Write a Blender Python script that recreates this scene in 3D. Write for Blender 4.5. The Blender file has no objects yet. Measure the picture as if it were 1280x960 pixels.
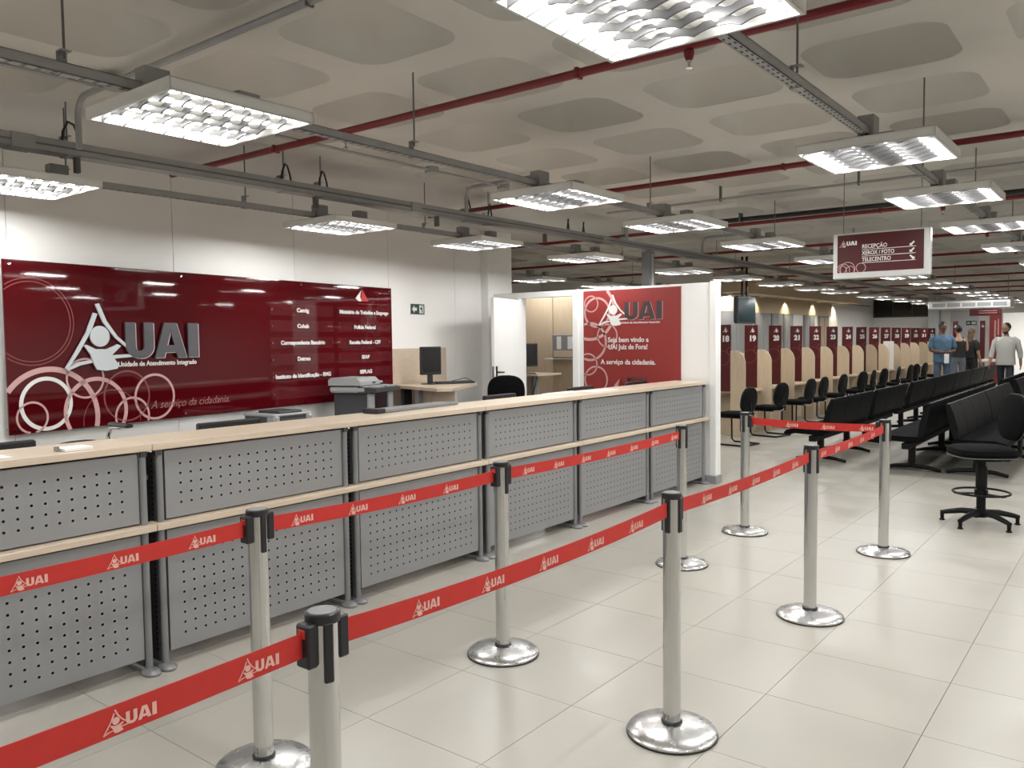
import bpy, math, random
import numpy as np
from mathutils import Vector, Matrix
from mathutils.geometry import tessellate_polygon
random.seed(7)
C = bpy.context.scene.collection
SC = bpy.context.scene
PI = math.pi
# ------------------------------------------------------------------ camera, world, exposure
cam = bpy.data.objects.new('camera', bpy.data.cameras.new('camera'))
C.objects.link(cam)
F_PX, PITCH, ROLL, YAW, EYE = 1016.704, 0.0551143, -0.0115525, 0.6625389, 1.55
cam.data.sensor_width = 36.0
cam.data.lens = 36.0 * F_PX / 1280.0
cam.data.clip_end = 200
_c, _s = math.cos(YAW), math.sin(YAW)
_fw = Vector((-_s * math.cos(PITCH), _c * math.cos(PITCH), -math.sin(PITCH)))
_rt = Vector((_c, _s, 0))
_up = _rt.cross(_fw)
_r2 = _rt * math.cos(ROLL) + _up * math.sin(ROLL)
_u2 = _up * math.cos(ROLL) - _rt * math.sin(ROLL)
cam.matrix_world = Matrix(((_r2.x, _u2.x, -_fw.x, 0), (_r2.y, _u2.y, -_fw.y, 0), (_r2.z, _u2.z, -_fw.z, EYE), (0, 0, 0, 1)))
SC.camera = cam
w = bpy.data.worlds.new('world'); SC.world = w; w.use_nodes = True
w.node_tree.nodes['Background'].inputs[0].default_value = (0.9, 0.93, 1.0, 1)
w.node_tree.nodes['Background'].inputs[1].default_value = 0.03
SC.view_settings.view_transform = 'Standard'
SC.view_settings.look = 'None'
SC.view_settings.gamma = 1.0
SC.view_settings.use_curve_mapping = False
SC.view_settings.exposure = 0.35
LAMP_W = 4.4          # watts of each tube of a ceiling lamp
LAMP_COL = (1.0, 0.995, 0.98)

# ------------------------------------------------------------------ materials
MATS = {}
def mat(name, col=(.8, .8, .8), rough=.5, metal=0.0, spec=.5, noise=0.0, nscale=8.0, bump=0.0, bscale=60.0, emis=None, estr=0.0, alpha=1.0, stretch=None, coat=0.0, objrand=0.0, rvar=0.0):
    m = bpy.data.materials.new(name); m.use_nodes = True
    nt = m.node_tree; b = nt.nodes['Principled BSDF']
    b.inputs['Base Color'].default_value = (*col, 1); b.inputs['Roughness'].default_value = rough
    b.inputs['Metallic'].default_value = metal; b.inputs['Specular IOR Level'].default_value = spec
    b.inputs['Alpha'].default_value = alpha; b.inputs['Coat Weight'].default_value = coat
    if emis: b.inputs['Emission Color'].default_value = (*emis, 1); b.inputs['Emission Strength'].default_value = estr
    if noise or bump or objrand or rvar:
        tc = nt.nodes.new('ShaderNodeTexCoord'); mp = nt.nodes.new('ShaderNodeMapping')
        nt.links.new(tc.outputs['Object'], mp.inputs[0])
        if stretch: mp.inputs['Scale'].default_value = stretch
    if noise or objrand:
        n = nt.nodes.new('ShaderNodeTexNoise'); n.inputs['Scale'].default_value = nscale; n.inputs['Detail'].default_value = 6
        nt.links.new(mp.outputs[0], n.inputs[0])
        r = nt.nodes.new('ShaderNodeMapRange'); r.inputs[1].default_value = .25; r.inputs[2].default_value = .75
        r.inputs[3].default_value = 1 - noise; r.inputs[4].default_value = 1 + noise * .6
        nt.links.new(n.outputs[0], r.inputs[0])
        src = r.outputs[0]
        if objrand:
            oi = nt.nodes.new('ShaderNodeObjectInfo'); r2 = nt.nodes.new('ShaderNodeMapRange')
            r2.inputs[3].default_value = 1 - objrand; r2.inputs[4].default_value = 1 + objrand
            nt.links.new(oi.outputs['Random'], r2.inputs[0])
            mu = nt.nodes.new('ShaderNodeMath'); mu.operation = 'MULTIPLY'
            nt.links.new(src, mu.inputs[0]); nt.links.new(r2.outputs[0], mu.inputs[1]); src = mu.outputs[0]
        v = nt.nodes.new('ShaderNodeVectorMath'); v.operation = 'SCALE'; v.inputs[0].default_value = col
        nt.links.new(src, v.inputs['Scale']); nt.links.new(v.outputs[0], b.inputs['Base Color'])
    if rvar:
        n3 = nt.nodes.new('ShaderNodeTexNoise'); n3.inputs['Scale'].default_value = nscale; n3.inputs['Detail'].default_value = 4
        nt.links.new(mp.outputs[0], n3.inputs[0])
        r3 = nt.nodes.new('ShaderNodeMapRange'); r3.inputs[1].default_value = .3; r3.inputs[2].default_value = .7
        r3.inputs[3].default_value = max(0, rough - rvar); r3.inputs[4].default_value = rough + rvar
        nt.links.new(n3.outputs[0], r3.inputs[0]); nt.links.new(r3.outputs[0], b.inputs['Roughness'])
    if bump:
        n2 = nt.nodes.new('ShaderNodeTexNoise'); n2.inputs['Scale'].default_value = bscale; n2.inputs['Detail'].default_value = 4
        nt.links.new(mp.outputs[0], n2.inputs[0])
        bp = nt.nodes.new('ShaderNodeBump'); bp.inputs['Strength'].default_value = bump; bp.inputs['Distance'].default_value = .01
        nt.links.new(n2.outputs[0], bp.inputs['Height']); nt.links.new(bp.outputs[0], b.inputs['Normal'])
    MATS[name] = m
    return m
M = MATS
mat('floor_tile', (.425, .405, .358), .32, noise=.05, nscale=2.5, objrand=.018, rvar=.06)
mat('grout', (.345, .33, .29), .8)
mat('wall_paint', (.86, .85, .825), .6, noise=.03, nscale=1.2)
mat('ceiling_paint', (.60, .58, .54), .75, noise=.10, nscale=1.1, bump=.12, bscale=9)
mat('partition_white', (.86, .86, .85), .4, noise=.02, nscale=1)
mat('galvanised', (.36, .362, .365), .45, metal=.3, noise=.12, nscale=9, stretch=(1, 1, 1))
mat('galvanised_dark', (.17, .17, .17), .5, metal=.5)
mat('slot_black', (.015, .015, .015), .7)
mat('red_pipe', (.20, .014, .018), .4, noise=.1)
mat('black_rubber', (.02, .02, .02), .55)
mat('lamp_white', (.80, .80, .78), .45)
mat('blade_metal', (.13, .13, .135), .45)
mat('tube', (.9, .9, .9), .4, emis=(1, .98, .94), estr=9.0)
mat('counter_wood', (.60, .495, .38), .33, noise=.10, nscale=5, stretch=(14, .8, 14))
mat('booth_wood', (.56, .45, .32), .45, noise=.10, nscale=5, stretch=(6, 6, .6))
mat('cabinet_wood', (.52, .41, .29), .45, noise=.10, nscale=5, stretch=(6, 6, .6))
mat('perforated_grey', (.27, .273, .277), .42, metal=.15, noise=.03, nscale=3)
mat('frame_grey', (.23, .235, .24), .4, metal=.3)
mat('frame_dark', (.05, .05, .053), .5)
mat('chrome', (.66, .66, .65), .10, metal=1.0, noise=.06, nscale=6, rvar=.06)
mat('chrome_base', (.66, .66, .66), .27, metal=1.0, noise=.06, nscale=14, rvar=.05)
mat('plastic_black', (.014, .014, .016), .38)
mat('cap_grey', (.20, .20, .205), .5)
mat('belt_red', (.50, .022, .015), .6, noise=.06, nscale=30)
mat('belt_print', (.72, .42, .36), .7)
mat('sign_maroon', (.072, .0025, .005), .03, spec=.5, coat=.0)
mat('print_white', (.72, .72, .70), .4)
mat('print_pink', (.55, .33, .32), .5)
mat('print_faint', (.22, .05, .05), .4)
mat('logo_silver', (.56, .60, .62), .38, metal=.2)
mat('logo_grey', (.085, .08, .09), .35)
mat('logo_edge', (.52, .46, .46), .4)
mat('text_pink', (.28, .10, .10), .4)
mat('plate_clear', (.35, .10, .11), .04, alpha=.05)
mat('banner_red', (.26, .026, .023), .45)
mat('banner_dark', (.05, .035, .04), .5)
mat('banner_tri', (.17, .006, .01), .5)
mat('tri_red', (.45, .02, .03), .4)
mat('hang_maroon', (.055, .0025, .004), .35)
mat('alu', (.58, .58, .57), .35, metal=.5)
mat('fin_maroon', (.068, .003, .006), .32)
mat('fabric_black', (.0035, .0036, .0042), .9, spec=.1, bump=.25, bscale=220)
mat('leather_black', (.0035, .0037, .0045), .5, spec=.15)
mat('piping_grey', (.09, .09, .09), .6)
mat('metal_black', (.004, .004, .0045), .45, spec=.2)
mat('printer_light', (.33, .335, .335), .5)
mat('printer_dark', (.045, .046, .05), .5)
mat('screen_black', (.008, .008, .009), .2)
mat('tv_screen', (.012, .03, .036), .12)
mat('paper', (.82, .82, .80), .7)
mat('exit_green', (.008, .045, .028), .4)
mat('base_grey', (.27, .27, .27), .6)
mat('glass_grey', (.33, .345, .35), .12)
mat('blue_grey', (.62, .65, .70), .5)
mat('column_grey', (.38, .40, .41), .6)
mat('beige_wall', (.58, .48, .34), .7)
mat('downlight', (1, 1, 1), .5, emis=(1, .93, .8), estr=8)
mat('skin_dark', (.13, .065, .04), .55)
mat('skin_tan', (.42, .25, .17), .55)
mat('skin_brown', (.26, .145, .09), .55)
mat('hair_black', (.012, .01, .009), .6)
mat('hair_brown', (.13, .075, .04), .6)
mat('denim_shirt', (.07, .14, .22), .8, noise=.35, nscale=9)
mat('jeans', (.07, .10, .16), .85, noise=.2, nscale=8)
mat('jeans_grey', (.13, .15, .165), .85, noise=.15, nscale=8)
mat('cloth_black', (.012, .012, .013), .8)
mat('shirt_grey', (.44, .44, .41), .8, noise=.06)
mat('trousers_dark', (.02, .022, .03), .8)
mat('eye_white', (.7, .7, .7), .3)

# ------------------------------------------------------------------ mesh helpers
class MB:
    def __init__(s): s.v = []; s.f = []
    def add(s, vs, fs, T=None):
        o = len(s.v)
        s.v += [tuple(T @ Vector(p)) for p in vs] if T is not None else [tuple(p) for p in vs]
        s.f += [tuple(i + o for i in f) for f in fs]
        return s
    def box(s, x0, x1, y0, y1, z0, z1, bev=0.0, T=None):
        if bev <= 0:
            vs = [(x, y, z) for z in (z0, z1) for y in (y0, y1) for x in (x0, x1)]
            fs = [(0, 2, 3, 1), (4, 5, 7, 6), (0, 1, 5, 4), (2, 6, 7, 3), (0, 4, 6, 2), (1, 3, 7, 5)]
            return s.add(vs, fs, T)
        b = min(bev, (x1 - x0) * .49, (y1 - y0) * .49, (z1 - z0) * .49)
        vs = []; ix = {}
        for sx in (0, 1):
            for sy in (0, 1):
                for sz in (0, 1):
                    X, Y, Z = (x0, x1)[sx], (y0, y1)[sy], (z0, z1)[sz]
                    dx, dy, dz = (b, -b)[sx], (b, -b)[sy], (b, -b)[sz]
                    for k, p in enumerate(((X, Y + dy, Z + dz), (X + dx, Y, Z + dz), (X + dx, Y + dy, Z))):
                        ix[(sx, sy, sz, k)] = len(vs); vs.append(p)
        q = lambda *a: tuple(ix[t] for t in a)
        fs = []
        for a in (0, 1):
            fs.append(q((a, 0, 0, 0), (a, 1, 0, 0), (a, 1, 1, 0), (a, 0, 1, 0)))
            fs.append(q((0, a, 0, 1), (1, a, 0, 1), (1, a, 1, 1), (0, a, 1, 1)))
            fs.append(q((0, 0, a, 2), (1, 0, a, 2), (1, 1, a, 2), (0, 1, a, 2)))
            for c in (0, 1):
                fs.append(q((a, c, 0, 0), (a, c, 1, 0), (a, c, 1, 1), (a, c, 0, 1)))
                fs.append(q((a, 0, c, 0), (a, 1, c, 0), (a, 1, c, 2), (a, 0, c, 2)))
                fs.append(q((0, a, c, 1), (1, a, c, 1), (1, a, c, 2), (0, a, c, 2)))
                for d in (0, 1): fs.append(q((a, c, d, 0), (a, c, d, 1), (a, c, d, 2)))
        return s.add(vs, fs, T)
    def lathe(s, prof, n=24, T=None, cap0=True, cap1=True):
        vs = []; fs = []
        for r, z in prof:
            for i in range(n):
                a = 2 * PI * i / n; vs.append((r * math.cos(a), r * math.sin(a), z))
        for k in range(len(prof) - 1):
            for i in range(n):
                j = (i + 1) % n; fs.append((k * n + i, k * n + j, (k + 1) * n + j, (k + 1) * n + i))
        if cap0: fs.append(tuple(range(n - 1, -1, -1)))
        if cap1: fs.append(tuple(range((len(prof) - 1) * n, len(prof) * n)))
        return s.add(vs, fs, T)
    def cyl(s, p, q, r, n=12, r2=None):
        p, q = Vector(p), Vector(q); d = q - p; L = d.length
        T = Matrix.Translation(p) @ d.to_track_quat('Z', 'Y').to_matrix().to_4x4()
        return s.lathe([(r, 0), (r if r2 is None else r2, L)], n, T)
    def tube(s, pts, r, n=8, closed=False):
        P = [Vector(p) for p in pts]; m = len(P); vs = []; fs = []; prev = None
        for k in range(m):
            a = P[(k - 1) % m] if closed or k > 0 else P[k]; b = P[(k + 1) % m] if closed or k < m - 1 else P[k]
            t = (b - a).normalized()
            if prev is None:
                u = t.orthogonal().normalized()
            else:
                u = (prev - t * prev.dot(t)); u = u.normalized() if u.length > 1e-6 else t.orthogonal().normalized()
            prev = u; v = t.cross(u)
            rr = r[k] if isinstance(r, (list, tuple)) else r
            for i in range(n):
                an = 2 * PI * i / n; vs.append(P[k] + u * (rr * math.cos(an)) + v * (rr * math.sin(an)))
        for k in range(m if closed else m - 1):
            k2 = (k + 1) % m
            for i in range(n):
                j = (i + 1) % n; fs.append((k * n + i, k * n + j, k2 * n + j, k2 * n + i))
        if not closed:
            fs.append(tuple(range(n - 1, -1, -1))); fs.append(tuple(range((m - 1) * n, m * n)))
        return s.add(vs, fs)
    def poly(s, pts2, fn, t=0.0):
        """2-D polygon (u,v) placed by fn(u,v,h); h=0 face and, with t, an extruded body"""
        tri = tessellate_polygon([[Vector((a, b, 0)) for a, b in pts2]])
        n = len(pts2); vs = [fn(a, b, t) for a, b in pts2]; fs = [tuple(x) for x in tri]
        if t:
            vs += [fn(a, b, 0) for a, b in pts2]
            fs += [tuple(i + n for i in reversed(f)) for f in tri] + [(i, (i + 1) % n, n + (i + 1) % n, n + i) for i in range(n)]
        return s.add(vs, fs)
    def prism(s, pts2, z0, z1, T=None):
        n = len(pts2); vs = [(a, b, z0) for a, b in pts2] + [(a, b, z1) for a, b in pts2]
        tri = tessellate_polygon([[Vector((a, b, 0)) for a, b in pts2]])
        fs = [tuple(reversed(f)) for f in tri] + [tuple(i + n for i in f) for f in tri] + [(i, (i + 1) % n, n + (i + 1) % n, n + i) for i in range(n)]
        return s.add(vs, fs, T)
    def mesh(s, name, m, smooth=35):
        me = bpy.data.meshes.new(name); me.from_pydata([tuple(p) for p in s.v], [], s.f)
        import bmesh
        bm = bmesh.new(); bm.from_mesh(me); bmesh.ops.recalc_face_normals(bm, faces=bm.faces); bm.to_mesh(me); bm.free()
        me.materials.append(M[m])
        if smooth:
            me.shade_smooth(); me.set_sharp_from_angle(angle=math.radians(smooth))
        return me
    def obj(s, name, m, parent=None, loc=None, smooth=35):
        return link(name, s.mesh(name, m, smooth), parent, loc)
def link(name, me, parent=None, loc=None):
    o = bpy.data.objects.new(name, me); C.objects.link(o)
    if parent is not None: o.parent = parent
    if loc is not None: o.location = loc
    return o
def tag(o, label, cat, group=None):
    o['label'] = label; o['category'] = cat
    if group: o['group'] = group
    return o
def thing(name, label, cat, loc=(0, 0, 0), rz=0.0, group=None):
    o = bpy.data.objects.new(name, None); C.objects.link(o); o.empty_display_size = .1
    o.location = loc; o.rotation_euler = (0, 0, rz)
    return tag(o, label, cat, group)
def struct(o):
    o['kind'] = 'structure'; return o
def dup(root, loc, rz, label, group=None):
    r = root.copy(); C.objects.link(r); r.location = loc; r.rotation_euler = (0, 0, rz); r['label'] = label
    if group: r['group'] = group
    for ch in list(root.children):
        c = ch.copy(); C.objects.link(c); c.parent = r
        for g in list(ch.children):
            d = g.copy(); C.objects.link(d); d.parent = c
    return r
ORD = 'first second third fourth fifth sixth seventh eighth ninth tenth eleventh twelfth thirteenth fourteenth fifteenth sixteenth seventeenth eighteenth'.split()
def text(name, body, size, m, parent, T, align='LEFT', bold=0.0, width=None, ext=.001, shear=0.0):
    cu = bpy.data.curves.new(name, 'FONT'); cu.body = body; cu.size = size; cu.align_x = align; cu.offset = bold; cu.extrude = ext; cu.shear = shear
    cu.resolution_u = 3
    o = bpy.data.objects.new(name, cu); C.objects.link(o)
    bpy.context.view_layer.update()
    sx = 1.0
    if width and o.dimensions.x > 0: sx = width / o.dimensions.x
    dg = bpy.context.evaluated_depsgraph_get()
    me = bpy.data.meshes.new_from_object(o.evaluated_get(dg)); me.name = name
    bpy.data.objects.remove(o); bpy.data.curves.remove(cu)
    me.transform(T @ Matrix.Diagonal((sx, 1, 1, 1)))
    me.materials.clear(); me.materials.append(M[m])
    return link(name, me, parent)
def frame(origin, u, v):
    """4x4 whose x runs along u, y along v and z out of the face"""
    u, v = Vector(u).normalized(), Vector(v).normalized(); n = u.cross(v); o = Vector(origin)
    return Matrix(((u.x, v.x, n.x, o.x), (u.y, v.y, n.y, o.y), (u.z, v.z, n.z, o.z), (0, 0, 0, 1)))
def ring2(mb, cx, cy, r, wd, T, h=.0012, n=56, clip=None, a0=0, a1=360):
    for i in range(n):
        a = math.radians(a0 + (a1 - a0) * i / n); b = math.radians(a0 + (a1 - a0) * (i + 1) / n)
        q = [(cx + rr * math.cos(t), cy + rr * math.sin(t)) for rr, t in ((r - wd / 2, a), (r + wd / 2, a), (r + wd / 2, b), (r - wd / 2, b))]
        if clip:
            mx, my = sum(p[0] for p in q) / 4, sum(p[1] for p in q) / 4
            if not (clip[0] <= mx <= clip[1] and clip[2] <= my <= clip[3]): continue
        mb.add([T @ Vector((x, y, h)) for x, y in q], [(0, 1, 2, 3)])
# --- the house logo: a figure with raised arms under a gable, and three heavy letters (unit = figure height)
FIG = [[(.475, .853), (.541, .838), (.431, .576), (.243, .277), (.043, .002), (-.008, .007), (.155, .245), (.341, .542)],
       [(.511, .988), (.575, 1.002), (.691, .73), (.867, .491), (1.014, .368), (1.011, .307), (.828, .456), (.634, .695)],
       [(.298, .351), (.342, .359), (.49, .289), (.672, .286), (.861, .361), (.926, .334), (.76, .19), (.885, .023), (.845, -.028), (.658, -.055), (.504, -.032), (.462, .037), (.406, .198)],
       [(.001, 0), (.2, .095), (.412, .123), (.437, .08), (.233, .045), (.033, -.031)],
       [(.76, .19), (1.104, .2), (1.141, .155), (.795, .133)]]
HEAD = (.57, .488, .163)
def logo_figure(mb, T, sc, ox, oy, h, t=0.0):
    fn = lambda a, b, k: T @ Vector((ox + a * sc, oy + b * sc, h + k))
    for p in FIG: mb.poly(p, fn, t)
    n = 20
    mb.poly([(HEAD[0] + HEAD[2] * math.cos(2 * PI * i / n), HEAD[1] + HEAD[2] * math.sin(2 * PI * i / n)) for i in range(n)], fn, t)
def uai_polys():
    U = [(1.009, .713), (1.009, .32)]; cx, ro, ri = 1.265, .256, .075
    U += [(cx - ro * math.cos(PI * i / 12), .32 - (.197) * math.sin(PI * i / 12)) for i in range(13)] + [(1.521, .713), (1.345, .713), (1.345, .32)]
    U += [(cx + .08 * math.cos(PI * i / 8), .32 - .07 * math.sin(PI * i / 8)) for i in range(9)] + [(1.185, .713)]
    A1 = [(1.541, .127), (1.715, .127), (1.855, .58), (1.855, .713), (1.735, .713)]
    A2 = [(2.163, .127), (1.985, .127), (1.853, .58), (1.853, .713), (1.97, .713)]
    A3 = [(1.742, .215), (1.965, .215), (1.93, .335), (1.775, .335)]
    I = [(2.205, .127), (2.415, .127), (2.415, .713), (2.205, .713)]
    return [U, A1, A2, A3, I]
UAI = uai_polys()
def logo_letters(mb, T, sc, ox, oy, h, t=0.0, dx=0.0, dy=0.0):
    fn = lambda a, b, k: T @ Vector((ox + (a + dx) * sc, oy + (b + dy) * sc, h + k))
    for p in UAI: mb.poly(p, fn, t)

# ------------------------------------------------------------------ structure: floor, ceiling, walls
TX, TY, X0T, Y0T = .615, .593, -.65, 2.2
XW, XE, YS, YN = -12.0, 6.0, -4.0, 36.0
floor = struct(MB().box(XW, XE, YS, YN, -.12, -.004).obj('floor', 'grout'))
tile_me = MB().box(-TX / 2 + .0013, TX / 2 - .0013, -TY / 2 + .0013, TY / 2 - .0013, -.0035, 0).mesh('tile', 'floor_tile', 0)
far_t = MB(); n_t = 0
def proj(p):
    d = Vector(p) - Vector((0, 0, EYE)); z = d.dot(_fw)
    return (640 + F_PX * d.dot(_r2) / z, 480 - F_PX * d.dot(_u2) / z, z) if z > .05 else (0, 0, -1)
for j in range(-11, 58):
    for i in range(-20, 11):
        cx, cy = X0T + (i + .5) * TX, Y0T + (j + .5) * TY
        if not (XW < cx < XE and YS < cy < YN): continue
        px, py, z = proj((cx, cy, 0))
        seen = z > 0 and -160 < px < 1400 and py < 1080
        blocked = cx < -4.1 and cy < 8.3
        if seen and not blocked and cy < 14.6 and cx > -4.8 and n_t < 290:
            o = link('tile', tile_me, floor, (cx, cy, 0)); n_t += 1
        else:
            far_t.box(cx - TX / 2 + .0013, cx + TX / 2 - .0013, cy - TY / 2 + .0013, cy + TY / 2 - .0013, -.0035, 0)
o = far_t.obj('tile_field', 'floor_tile', floor, smooth=0); o['kind'] = 'stuff'
# waffle ceiling: ribs and rounded coffers
CZ, CP = 2.92, .87
def coffer_rings(n=8):
    hx, hy, R = .325, .315, .15
    def contour(ax, ay, r):
        out = []
        for cxs, cys, a0 in ((1, 1, 0), (-1, 1, 90), (-1, -1, 180), (1, -1, 270)):
            for k in range(n + 1):
                a = math.radians(a0 + 90 * k / n); out.append((cxs * (ax - r) + r * math.cos(a), cys * (ay - r) + r * math.sin(a)))
        return out
    sq = []
    for p in contour(hx, hy, R):
        m_ = max(abs(p[0]) / (CP / 2), abs(p[1]) / (CP / 2)); sq.append((p[0] / m_, p[1] / m_))
    N = len(sq)
    idx = [max(range(N), key=lambda i: sq[i][0] * sx + sq[i][1] * sy) for sx, sy in ((1, 1), (-1, 1), (-1, -1), (1, -1))]
    for k, (sx, sy) in zip(idx, ((1, 1), (-1, 1), (-1, -1), (1, -1))): sq[k] = (sx * CP / 2, sy * CP / 2)
    rings = [[(x, y, CZ) for x, y in sq], [(x, y, CZ) for x, y in contour(hx, hy, R)]]
    for ins, dz in ((.02, .045), (.055, .095), (.10, .135), (.155, .165), (.22, .18)):
        rings.append([(x, y, CZ + dz) for x, y in contour(hx - ins, hy - ins, max(.02, R - ins * .4))])
    vs = [p for r in rings for p in r]; fs = []
    for k in range(len(rings) - 1):
        for i in range(N):
            j = (i + 1) % N; fs.append((k * N + i, k * N + j, (k + 1) * N + j, (k + 1) * N + i))
    fs.append(tuple(range((len(rings) - 1) * N, len(rings) * N)))
    return np.array(vs), fs
cv, cf = coffer_rings()
V = []; Fs = []; nv = len(cv)
ci = 0
for i in range(-11, 11):
    for j in range(-7, 36):
        cx, cy = -2.795 + CP * i, 3.43 + CP * j
        if i <= -3 and j < 7:
            V.append(np.array([(cx + a * CP / 2, cy + b * CP / 2, CZ) for a, b in ((-1, -1), (-1, 1), (1, 1), (1, -1))])); Fs.append((ci, ci + 1, ci + 2, ci + 3)); ci += 4
        else:
            V.append(cv + np.array((cx, cy, 0))); Fs += [tuple(a + ci for a in f) for f in cf]; ci += nv
me = bpy.data.meshes.new('ceiling'); me.from_pydata(np.concatenate(V).tolist(), [], Fs)
me.materials.append(M['ceiling_paint']); me.shade_smooth(); me.set_sharp_from_angle(angle=math.radians(40))
ceil = struct(link('ceiling', me))
sl = MB().box(XW - .3, XE + .3, YS - .3, YN + .3, 3.25, 3.35).obj('slab', 'ceiling_paint', ceil)
WT = 3.3
# sign wall: runs at an angle behind the counter
SP = Vector((-5.7251, 2.1056, 0)); SD = Vector((-.14304, .98972, 0)); SN = Vector((.98972, .14304, 0))
wl = MB(); Tw = Matrix(((SD.x, SN.x, 0, SP.x), (SD.y, SN.y, 0, SP.y), (0, 0, 1, 0), (0, 0, 0, 1)))
wall_left = struct(MB().box(-4.6, 6.2, -.25, -.12, 0, WT, T=Tw).obj('wall_left', 'wall_paint'))
seams = [-2.4, -1.15, .09, 1.35, 2.65, 4.03, 5.3, 6.2]
pm = 'wall_paint'
for a, b in zip(seams[:-1], seams[1:]):
    MB().box(a + .0025, b - .0025, -.12, -.10, .08, 3.0, bev=.002, T=Tw).obj('panel', pm, wall_left)
pil = struct(MB().box(-7.05, -6.55, 7.93, 8.42, 0, WT, bev=.008).obj('column', 'wall_paint'))
# partition with a door opening
part = struct(MB().box(-5.31, -3.55, 8.03, 8.12, 0, 2.12, bev=.004).obj('wall_partition', 'partition_white'))
MB().box(-6.55, -5.31, 8.03, 8.12, 2.05, 2.12, bev=.003).obj('lintel', 'partition_white', part)
MB().box(-6.55, -6.15, 8.03, 8.12, 0, 2.05).obj('panel', 'partition_white', part)
MB().box(-5.335, -5.255, 8.005, 8.145, 0, 2.12, bev=.004).obj('jamb', 'partition_white', part)
MB().box(-6.18, -6.12, 8.005, 8.145, 0, 2.05, bev=.004).obj('jamb', 'partition_white', part)
MB().box(-3.62, -3.545, 8.015, 8.135, .085, 2.13, bev=.004).obj('end_post', 'partition_white', part)
struct(MB().box(-3.78, -3.535, 8.0, 8.15, 0, .085, bev=.003).obj('baseboard_partition', 'base_grey'))
door = struct(thing('door_1', '', ''))
del door['label']; del door['category']
door.location = (-6.13, 8.0, 0); door.rotation_euler = (0, 0, math.atan2(-1.17, .33))
MB().box(0, .80, -.018, .018, .01, 2.03, bev=.003).obj('leaf', 'partition_white', door)
hd = MB().box(.725, .765, .018, .026, 1.00, 1.24, bev=.003); hd.cyl((.745, .02, 1.17), (.745, .07, 1.17), .009); hd.cyl((.745, .065, 1.17), (.63, .065, 1.165), .009)
hd.cyl((.745, .02, 1.05), (.745, .034, 1.05), .014)
hd.obj('door_handle', 'metal_black', door)
MB().box(.796, .803, -.012, .012, 1.0, 1.24).obj('lock_plate', 'frame_grey', door)
# rear room cabinet wall, side walls, far walls
struct(MB().box(XW - .15, XW, YS, 17, 0, WT).obj('wall_side', 'wall_paint'))
struct(MB().box(XW, -7.42, 16.58, 16.75, 0, WT).obj('wall_cross', 'wall_paint'))
wrl = struct(MB().box(-7.65, -7.5, 16.6, 41, 0, WT).obj('wall_rear', 'wall_paint'))
struct(MB().box(XE, XE + .15, YS, YN, 0, WT).obj('wall_right', 'wall_paint'))
struct(MB().box(XW, XE, YS - .15, YS, 0, WT).obj('wall_back', 'wall_paint'))
wf = struct(MB().box(-7.5, -3.62, 30, 30.15, 0, WT).obj('wall_far', 'wall_paint'))
MB().box(-3.62, -1.9, 30, 30.15, 2.2, WT).obj('lintel', 'wall_paint', wf)
MB().box(-1.9, XE, 30, 30.15, 0, WT).obj('panel', 'wall_paint', wf)
struct(MB().box(-5, 0, 35.8, 36, 0, WT).obj('wall_corridor', 'wall_paint'))
struct(MB().box(-5.62, -5.3, 29.2, 29.55, 0, 2.92).obj('column', 'column_grey'))
MB().box(-5.1, -4.3, 29.97, 30.0, 0, 2.3, bev=.004).obj('panel', 'blue_grey', wf)
# beige band with glazed panels on the rear wall behind the booths
bm_ = struct(MB().box(-7.5, -7.47, 16.6, 25.2, 2.12, 2.5, bev=.005).obj('trim_1', 'beige_wall'))
struct(MB().box(-7.5, -6.9, 16.6, 26.2, 2.5, 2.92, bev=.005).obj('trim_2', 'beige_wall'))
for k, (a, b) in enumerate(((16.9, 19.0), (19.15, 20.15), (20.25, 21.0), (21.12, 21.8), (22.7, 23.6), (24.0, 24.9))):
    wn = struct(MB().box(-7.5, -7.46, a, b, .0 if k > 3 else .9, 2.12).obj('window_%d' % (k + 1), 'frame_grey'))
    mid = (a + b) / 2
    MB().box(-7.46, -7.452, a + .06, mid - .02, 1.0, 2.06).obj('pane', 'glass_grey' if k != 5 else 'cabinet_wood', wn)
    MB().box(-7.46, -7.452, mid + .02, b - .06, 1.0, 2.06).obj('pane', 'glass_grey' if k != 5 else 'cabinet_wood', wn)
for k, y in enumerate((17.2, 19.1, 21.2, 23.4, 25.4)):
    d = tag(MB().lathe([(.07, 0), (.07, .02), (.05, .024)], 16, Matrix.Translation((-7.28, y, 2.476))).obj('downlight', 'lamp_white'), 'small round downlight under the beige band, %s from its near end' % ORD[k], 'downlight', 'downlights under the beige band')
    ld = bpy.data.lights.new('downlight', 'SPOT'); ld.energy = 26; ld.color = (1, .86, .62); ld.spot_size = 1.9; ld.spot_blend = .6; ld.shadow_soft_size = .04
    lo = bpy.data.objects.new('downlight_bulb', ld); C.objects.link(lo); lo.location = (-7.28, y, 2.465)
    lo.rotation_euler = (0, math.radians(24), 0)
dk = struct(MB().box(-7.48, -5.65, 29.95, 29.99, 2.14, 2.76).obj('window_7', 'frame_dark'))
for k in range(3): MB().box(-7.43 + k * .6, -6.87 + k * .6, 29.94, 29.95, 2.18, 2.72).obj('pane', 'screen_black', dk)

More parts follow.
